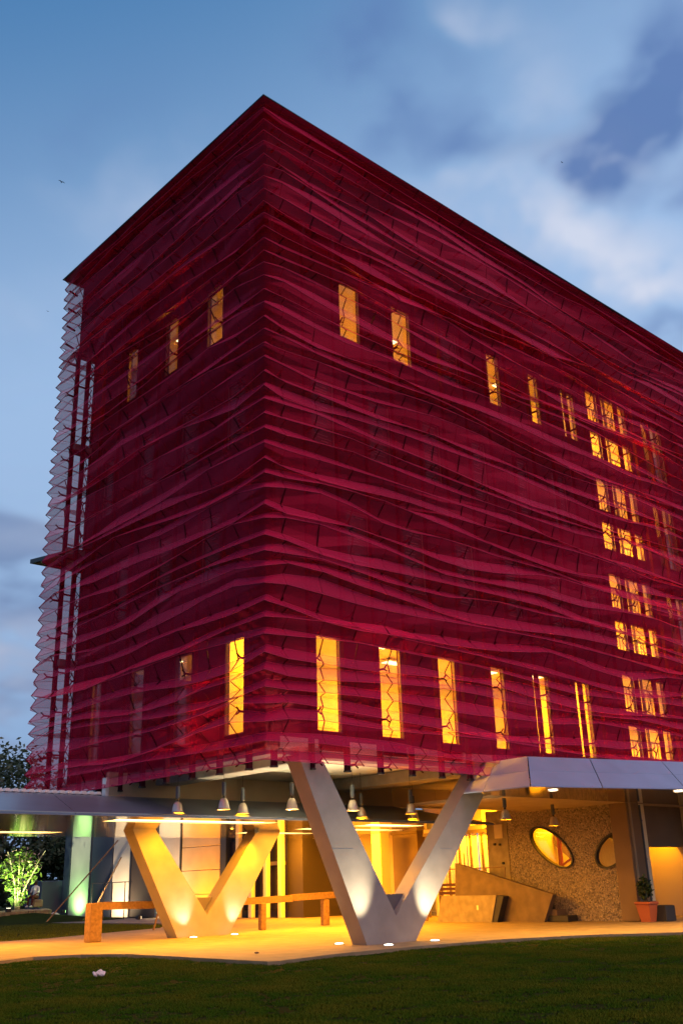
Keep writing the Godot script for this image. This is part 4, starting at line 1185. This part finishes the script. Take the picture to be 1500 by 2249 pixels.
	for k in 6:
		var a := Vector3(rng.randf_range(-0.07, 0.07), rng.randf_range(0.0, 0.05), rng.randf_range(-0.05, 0.05))
		sc.bev(a + Vector3(0, 0.03, 0), Vector3(0.09, 0.035, 0.07), 0.01, Basis.from_euler(Vector3(rng.randf(), rng.randf() * 3, rng.randf())))
	var so := part("paper_scrap", sc, mat(lin(0.75, 0.6, 0.52), 0.8), self)
	so.position = Vector3(-4.05, -0.03, 0.75)
	tag(so, "crumpled pale scrap of paper lying on the lawn", "litter")
	var stn := MB.new(); stn.bev(Vector3.ZERO, Vector3(0.09, 0.035, 0.06), 0.012)
	var sto := part("stone", stn, M.column, self); sto.position = Vector3(0.35, 0.017, -0.75)
	tag(sto, "small dark stone lying on the amber pavement", "stone")
	# birds
	for q in [[Vector3(7.0, 39.6, -27.8), "bird flying left of the building's roof", 0.42], [Vector3(28.4, 40.1, -8.3), "tiny bird flying in the clouds right of the roof corner", 0.22], [Vector3(8.6, 33.5, -31.7), "tiny bird flying low left of the mesh edge", 0.2]]:
		var o := thing("bird", q[1], "bird", q[0])
		o.scale = Vector3.ONE * q[2]
		var bm := MB.new(); bm.lathe([Vector2(0.001, -0.2), Vector2(0.05, -0.12), Vector2(0.06, 0.0), Vector2(0.035, 0.12), Vector2(0.03, 0.17), Vector2(0.001, 0.22)], Vector3.ZERO, 8)
		var bo := part("body", bm, M.black, o); bo.rotation_degrees = Vector3(80, 0, 0)
		for s in [-1.0, 1.0]:
			var wm := MB.new()
			wm.quad(Vector3(0, 0.02, 0.08), Vector3(s * 0.25, 0.13, 0.1), Vector3(s * 0.25, 0.13, -0.06), Vector3(0, 0.02, -0.08))
			wm.tri(Vector3(s * 0.25, 0.13, 0.1), Vector3(s * 0.55, 0.06, -0.05), Vector3(s * 0.25, 0.13, -0.06))
			part("wing", wm, M.black, o)

# ------------------------------------------------------------------ plants and people
func leaves(n: int, r: Vector3, c: Vector3, size: float, col: Vector3, hollow := 0.3, b: MB = null) -> MB:
	if b == null: b = MB.new()
	var nz := FastNoiseLite.new()
	nz.seed = n + int(c.x * 17.0 + c.z * 5.0); nz.frequency = 1.1 / maxf(r.x, 0.1)
	var k := 0
	while k < n:
		var d := Vector3(rng.randfn(), rng.randfn(), rng.randfn()).normalized()
		var p := c + d * r * (hollow + (1.0 - hollow) * sqrt(rng.randf())) * (0.85 + 0.5 * nz.get_noise_3dv(d * r * 1.6))
		k += 1
		if nz.get_noise_3dv(p * 2.0) < -0.12 and rng.randf() < 0.85: continue
		var s := size * rng.randf_range(0.6, 1.3)
		var x := Vector3(rng.randfn(), rng.randfn() * 0.6, rng.randfn()).normalized()
		var y := x.cross(Vector3(rng.randfn(), rng.randfn(), rng.randfn())).normalized()
		var sh := rng.randf_range(0.6, 1.5)
		b.col = Color(col.x * sh, col.y * sh, col.z * sh)
		b.tri(p - x * s, p + y * s * 0.42, p + x * s); b.tri(p - x * s, p + x * s, p - y * s * 0.42)
	return b

func stems(n: int, spread: float, h: float, r: float) -> MB:
	var b := MB.new()
	for k in n:
		var a := TAU * k / n + rng.randf()
		var s := spread * rng.randf_range(0.3, 1.0)
		b.tube([Vector3(cos(a) * 0.05, 0, sin(a) * 0.05), Vector3(cos(a) * s * 0.5, h * 0.5, sin(a) * s * 0.5), Vector3(cos(a) * s, h * rng.randf_range(0.7, 1.0), sin(a) * s)], r, 5)
	return b

func tree(called: String, label: String, at_: Vector3, h: float, r: float, n: int, size: float, col: Vector3) -> void:
	var t := thing(called, label, "tree", at_, "")
	var tb := MB.new()
	tb.cone(Vector3(0, -0.3, 0), Vector3(0.1, h * 0.55, 0.05), 0.022 * h + 0.06, 0.012 * h + 0.03, 9)
	var cen := []
	for k in 7:
		var a := TAU * k / 7.0 + rng.randf()
		var c := Vector3(cos(a) * r * rng.randf_range(0.35, 0.7), h * rng.randf_range(0.5, 0.9), sin(a) * r * rng.randf_range(0.35, 0.7))
		cen.append(c)
		tb.cone(Vector3(0.06, h * rng.randf_range(0.25, 0.5), 0.02), c, 0.012 * h, 0.02, 6)
	part("trunk", tb, M.bark, t)
	var cb := MB.new()
	cen.append(Vector3(0, h * 0.85, 0))
	for c in cen: leaves(n / 8, Vector3(r * 0.55, h * 0.2, r * 0.55), c, size, col, 0.2, cb)
	part("crown", cb, M.leaf, t)

func person_mesh(bones: Array, lo: Vector3, hi: Vector3, cell: float) -> MB:   # bones: [a, b, ra, rb, colour]
	var nx := int((hi.x - lo.x) / cell) + 1; var ny := int((hi.y - lo.y) / cell) + 1; var nzz := int((hi.z - lo.z) / cell) + 1
	var f := PackedFloat32Array(); f.resize(nx * ny * nzz); f.fill(9.0)
	var who := PackedInt32Array(); who.resize(nx * ny * nzz)
	var best := PackedFloat32Array(); best.resize(nx * ny * nzz); best.fill(9.0)
	for q in bones.size():
		var a: Vector3 = bones[q][0]; var b: Vector3 = bones[q][1]; var ra: float = bones[q][2]; var rb: float = bones[q][3]
		var pad := maxf(ra, rb) + 0.1
		var l := ((a.min(b) - Vector3.ONE * pad - lo) / cell).clamp(Vector3.ZERO, Vector3(nx - 1, ny - 1, nzz - 1)); var g := ((a.max(b) + Vector3.ONE * pad - lo) / cell).clamp(Vector3.ZERO, Vector3(nx - 1, ny - 1, nzz - 1))
		var ab := b - a; var l2 := maxf(ab.length_squared(), 1e-6)
		for z in range(int(l.z), int(g.z) + 1):
			for y in range(int(l.y), int(g.y) + 1):
				for x in range(int(l.x), int(g.x) + 1):
					var p := lo + Vector3(x, y, z) * cell
					var t := clampf((p - a).dot(ab) / l2, 0.0, 1.0)
					var d := (p - a - ab * t).length() - lerpf(ra, rb, t)
					var i := (z * ny + y) * nx + x
					if d < best[i]: best[i] = d; who[i] = q
					var o := f[i]; var k := 0.03
					var m := maxf(k - absf(o - d), 0.0) / k
					f[i] = minf(o, d) - m * m * k * 0.25
	var mb := MB.new()
	var idx := {}
	var co := func(x: int, y: int, z: int) -> int: return (z * ny + y) * nx + x
	for z in nzz - 1:
		for y in ny - 1:
			for x in nx - 1:
				var s := Vector3.ZERO; var n := 0
				var v := []
				for k in 8: v.append(f[co.call(x + (k & 1), y + ((k >> 1) & 1), z + (k >> 2))])
				for e in [[0, 1], [2, 3], [4, 5], [6, 7], [0, 2], [1, 3], [4, 6], [5, 7], [0, 4], [1, 5], [2, 6], [3, 7]]:
					var p: float = v[e[0]]; var q: float = v[e[1]]
					if (p < 0.0) != (q < 0.0):
						var t := p / (p - q)
						s += Vector3(e[0] & 1, (e[0] >> 1) & 1, e[0] >> 2).lerp(Vector3(e[1] & 1, (e[1] >> 1) & 1, e[1] >> 2), t); n += 1
				if n: idx[co.call(x, y, z)] = lo + (Vector3(x, y, z) + s / n) * cell
	for z in range(1, nzz - 1):
		for y in range(1, ny - 1):
			for x in range(1, nx - 1):
				var c0 := f[co.call(x, y, z)] < 0.0
				for ax in 3:
					var d: Array = [[1, 0, 0], [0, 1, 0], [0, 0, 1]][ax]
					if x + d[0] >= nx or y + d[1] >= ny or z + d[2] >= nzz: continue
					var c1 := f[co.call(x + d[0], y + d[1], z + d[2])] < 0.0
					if c0 == c1: continue
					var u: Array = [[0, 1, 0], [0, 0, 1], [1, 0, 0]][ax]; var w: Array = [[0, 0, 1], [1, 0, 0], [0, 1, 0]][ax]
					var q := []
					for o in [[0, 0], [1, 0], [1, 1], [0, 1]]:
						var kk: int = co.call(x - u[0] * o[0] - w[0] * o[1], y - u[1] * o[0] - w[1] * o[1], z - u[2] * o[0] - w[2] * o[1])
						if idx.has(kk): q.append(idx[kk])
					if q.size() < 4: continue
					mb.col = bones[who[co.call(x, y, z)]][4]
					if c0: mb.quad(q[0], q[1], q[2], q[3])
					else: mb.quad(q[3], q[2], q[1], q[0])
	return mb

func garden() -> void:
	# people by the lit shrub, on the raised bed
	var skin := Color(0.10, 0.05, 0.03); var shirt := Color(0.75, 0.78, 0.72); var red := Color(0.10, 0.02, 0.015); var navy := Color(0.02, 0.03, 0.09); var grey := Color(0.12, 0.12, 0.16)
	# seated figure, facing -x
	var s := [
		[Vector3(0, 0.52, 0), Vector3(0.02, 0.78, 0), 0.15, 0.14, shirt], [Vector3(0.02, 0.78, 0), Vector3(-0.03, 0.98, 0), 0.15, 0.13, shirt], [Vector3(-0.03, 0.98, -0.15), Vector3(-0.03, 0.98, 0.15), 0.07, 0.07, shirt],
		[Vector3(-0.03, 1.0, 0), Vector3(-0.06, 1.14, 0), 0.055, 0.05, skin], [Vector3(-0.07, 1.18, 0), Vector3(-0.075, 1.26, 0), 0.09, 0.1, skin], [Vector3(-0.16, 1.19, 0), Vector3(-0.175, 1.18, 0), 0.018, 0.016, skin]]
	for k in [-1.0, 1.0]:
		s.append_array([[Vector3(-0.03, 0.97, 0.19 * k), Vector3(-0.08, 0.72, 0.24 * k), 0.058, 0.048, shirt], [Vector3(-0.08, 0.72, 0.24 * k), Vector3(-0.3, 0.62, 0.16 * k), 0.042, 0.034, skin], [Vector3(-0.3, 0.62, 0.16 * k), Vector3(-0.39, 0.6, 0.13 * k), 0.036, 0.026, skin],
			[Vector3(0, 0.5, 0.1 * k), Vector3(-0.44, 0.53, 0.13 * k), 0.1, 0.075, red], [Vector3(-0.44, 0.53, 0.13 * k), Vector3(-0.46, 0.09, 0.13 * k), 0.068, 0.05, red], [Vector3(-0.45, 0.05, 0.13 * k), Vector3(-0.62, 0.035, 0.14 * k), 0.048, 0.036, shirt]])
	var base := Vector3(12.9, 0.58, -36.4)
	var pr := thing("person", "person sitting in a white top and dark red trousers beside the lit shrub", "person", base)
	pr.rotation.y = 0.5
	part("body", person_mesh(s, Vector3(-0.8, -0.05, -0.4), Vector3(0.3, 1.45, 0.4), 0.032), M.body, pr)
	var hm := MB.new(); hm.lathe([Vector2(0.108, 1.2), Vector2(0.118, 1.27), Vector2(0.1, 1.34), Vector2(0.05, 1.375), Vector2(0.001, 1.38)], Vector3(-0.055, 0, 0), 14); part("hair", hm, M.black, pr)
	var q := [
		[Vector3(0, 0.86, 0), Vector3(0, 1.1, 0), 0.14, 0.13, grey], [Vector3(0, 1.1, 0), Vector3(0.02, 1.34, 0), 0.14, 0.13, grey], [Vector3(0.02, 1.36, -0.16), Vector3(0.02, 1.36, 0.16), 0.06, 0.06, grey],
		[Vector3(0.0, 1.38, 0), Vector3(-0.03, 1.5, 0), 0.055, 0.05, skin], [Vector3(-0.03, 1.55, 0), Vector3(-0.035, 1.63, 0), 0.088, 0.1, skin], [Vector3(-0.12, 1.56, 0), Vector3(-0.135, 1.55, 0), 0.018, 0.016, skin]]
	for k in [-1.0, 1.0]:
		q.append_array([[Vector3(0.02, 1.36, 0.2 * k), Vector3(0.05, 1.08, 0.25 * k), 0.055, 0.046, grey], [Vector3(0.05, 1.08, 0.25 * k), Vector3(-0.06, 0.84, 0.24 * k), 0.042, 0.034, skin], [Vector3(-0.06, 0.84, 0.24 * k), Vector3(-0.1, 0.76, 0.23 * k), 0.036, 0.026, skin],
			[Vector3(0, 0.86, 0.09 * k), Vector3(-0.02, 0.48, 0.1 * k), 0.095, 0.07, navy], [Vector3(-0.02, 0.48, 0.1 * k), Vector3(0.02, 0.08, 0.11 * k), 0.068, 0.048, navy], [Vector3(0.02, 0.05, 0.11 * k), Vector3(-0.16, 0.035, 0.12 * k), 0.048, 0.036, navy]])
	var st := thing("person", "person standing in dark clothes and a blue cap behind the seated one", "person", Vector3(12.75, 0.6, -37.5))
	st.rotation.y = 0.9
	part("body", person_mesh(q, Vector3(-0.35, -0.05, -0.45), Vector3(0.3, 1.8, 0.45), 0.032), M.body, st)
	var cp := MB.new(); cp.lathe([Vector2(0.115, 1.62), Vector2(0.115, 1.69), Vector2(0.08, 1.745), Vector2(0.001, 1.755)], Vector3(-0.03, 0, 0), 14); cp.box(Vector3(-0.17, 1.635, 0), Vector3(0.13, 0.012, 0.15)); part("cap", cp, mat(lin(0.03, 0.06, 0.3), 0.7), st)
	var se := thing("boulder", "rough stone block under the person in the white top", "stone", Vector3(12.95, 0.56, -36.4))
	var sb := MB.new(); sb.bev(Vector3(0, 0.2, 0), Vector3(0.55, 0.4, 0.6), 0.05); part("block", sb, M.concrete, se)
	# stones edging the bed
	for k in 9:
		var e := MB.new()
		var rr := rng.randf_range(0.25, 0.4)
		e.lathe([Vector2(0.001, rr * 0.6), Vector2(rr * 0.6, rr * 0.5), Vector2(rr, 0.1), Vector2(rr * 0.95, -0.25)], Vector3.ZERO, 8)
		var o := part("edging_stone", e, M.concrete, self)
		o.position = Vector3(8.8 + k * 0.52, 0.35, -34.0 - k * 0.2 + rng.randf_range(-0.15, 0.15)); o.rotation.y = k; o.scale = Vector3(1.0, 0.8, 1.3)
		tag(o, "%s rounded stone of the row edging the shrub bed, counted from the left" % ["first", "second", "third", "fourth", "fifth", "sixth", "seventh", "eighth", "last"][k], "stone", "stones edging the shrub bed")
	# flood-lit shrub
	var sh := thing("lit_shrub", "branching shrub lit bright green by a floodlight, left of the wing", "shrub", Vector3(11.2, 0.5, -34.9))
	var tw := MB.new()
	for k in 11:
		var a := TAU * k / 11.0 + rng.randf_range(-0.2, 0.2)
		var sp := rng.randf_range(0.35, 1.0); var h := rng.randf_range(1.5, 3.0)
		tw.tube([Vector3(cos(a) * 0.1, 0, sin(a) * 0.1), Vector3(cos(a) * sp * 0.4, h * 0.45, sin(a) * sp * 0.4), Vector3(cos(a) * sp, h * 0.85, sin(a) * sp), Vector3(cos(a) * sp * 1.3, h, sin(a) * sp * 1.3)], 0.028, 6)
	part("branches", tw, mat(lin(0.45, 0.42, 0.22), 0.8), sh)
	var fo := leaves(900, Vector3(1.2, 1.15, 1.2), Vector3(0, 2.0, 0), 0.13, Vector3(0.16, 0.30, 0.03), 0.35)
	leaves(160, Vector3(1.2, 1.2, 1.2), Vector3(0, 2.1, 0), 0.10, Vector3(0.5, 0.33, 0.26), 0.6, fo)
	leaves(250, Vector3(0.6, 0.7, 0.6), Vector3(0, 0.7, 0), 0.12, Vector3(0.12, 0.24, 0.03), 0.2, fo)
	part("foliage", fo, M.leaf, sh)
	var fl := thing("floodlight", "small floodlight on the ground under the lit shrub", "floodlight", Vector3(10.1, 0.42, -33.5))
	var fb := MB.new(); fb.bev(Vector3(0, 0.1, 0), Vector3(0.24, 0.18, 0.2), 0.02); part("housing", fb, M.black, fl)
	var fg := MB.new(); fg.span(Vector3(-0.09, 0.191, -0.07), Vector3(0.09, 0.2, 0.07)); part("lens", fg, glow(lin(1.0, 0.95, 0.6), 6.0), fl)
	spot(fl.position + Vector3(0, 0.24, 0), fl.position + Vector3(1.3, 2.2, -1.5), lin(0.95, 1.0, 0.6), 30.0, 48.0, fl)
	# trees and hedge mass behind
	var spots := [[18.5, -54.0, 11.2, 4.6, "dark tree whose crown shows against the sky left of the mesh"], [13.0, -50.0, 6.5, 3.6, "dark bushy tree behind the lit shrub"], [20.0, -47.5, 5.5, 3.0, "dark tree close behind the wing's left end"], [8.0, -52.0, 7.5, 4.0, "dark tree at the left edge behind the far path"], [26.0, -62.0, 9.0, 4.5, "dark tree in the second row behind the wing"], [15.5, -62.0, 8.0, 4.5, "dark tree in the second row behind the lit shrub"], [2.0, -56.0, 8.0, 4.5, "dark tree outside the left edge of the view"]]
	for k in spots.size():
		var q2: Array = spots[k]
		tree("broadleaf_tree", q2[4], Vector3(q2[0], 0.3, q2[1]), q2[2], q2[3], 5200 if k < 4 else 2600, 0.20 if k < 4 else 0.3, Vector3(0.035, 0.06, 0.025))
	var hg := MB.new()
	for k in 14: leaves(1500, Vector3(1.9, 2.7, 1.3), Vector3(-2.0 + k * 2.2, 2.6, -44.5 - k * 0.35 + sin(k * 2.0) * 0.8), 0.24, Vector3(0.025, 0.045, 0.018), 0.3, hg)
	tag(part("hedge", hg, M.leaf, self), "dark unclipped hedge running behind the lit shrub", "hedge", "", "stuff")
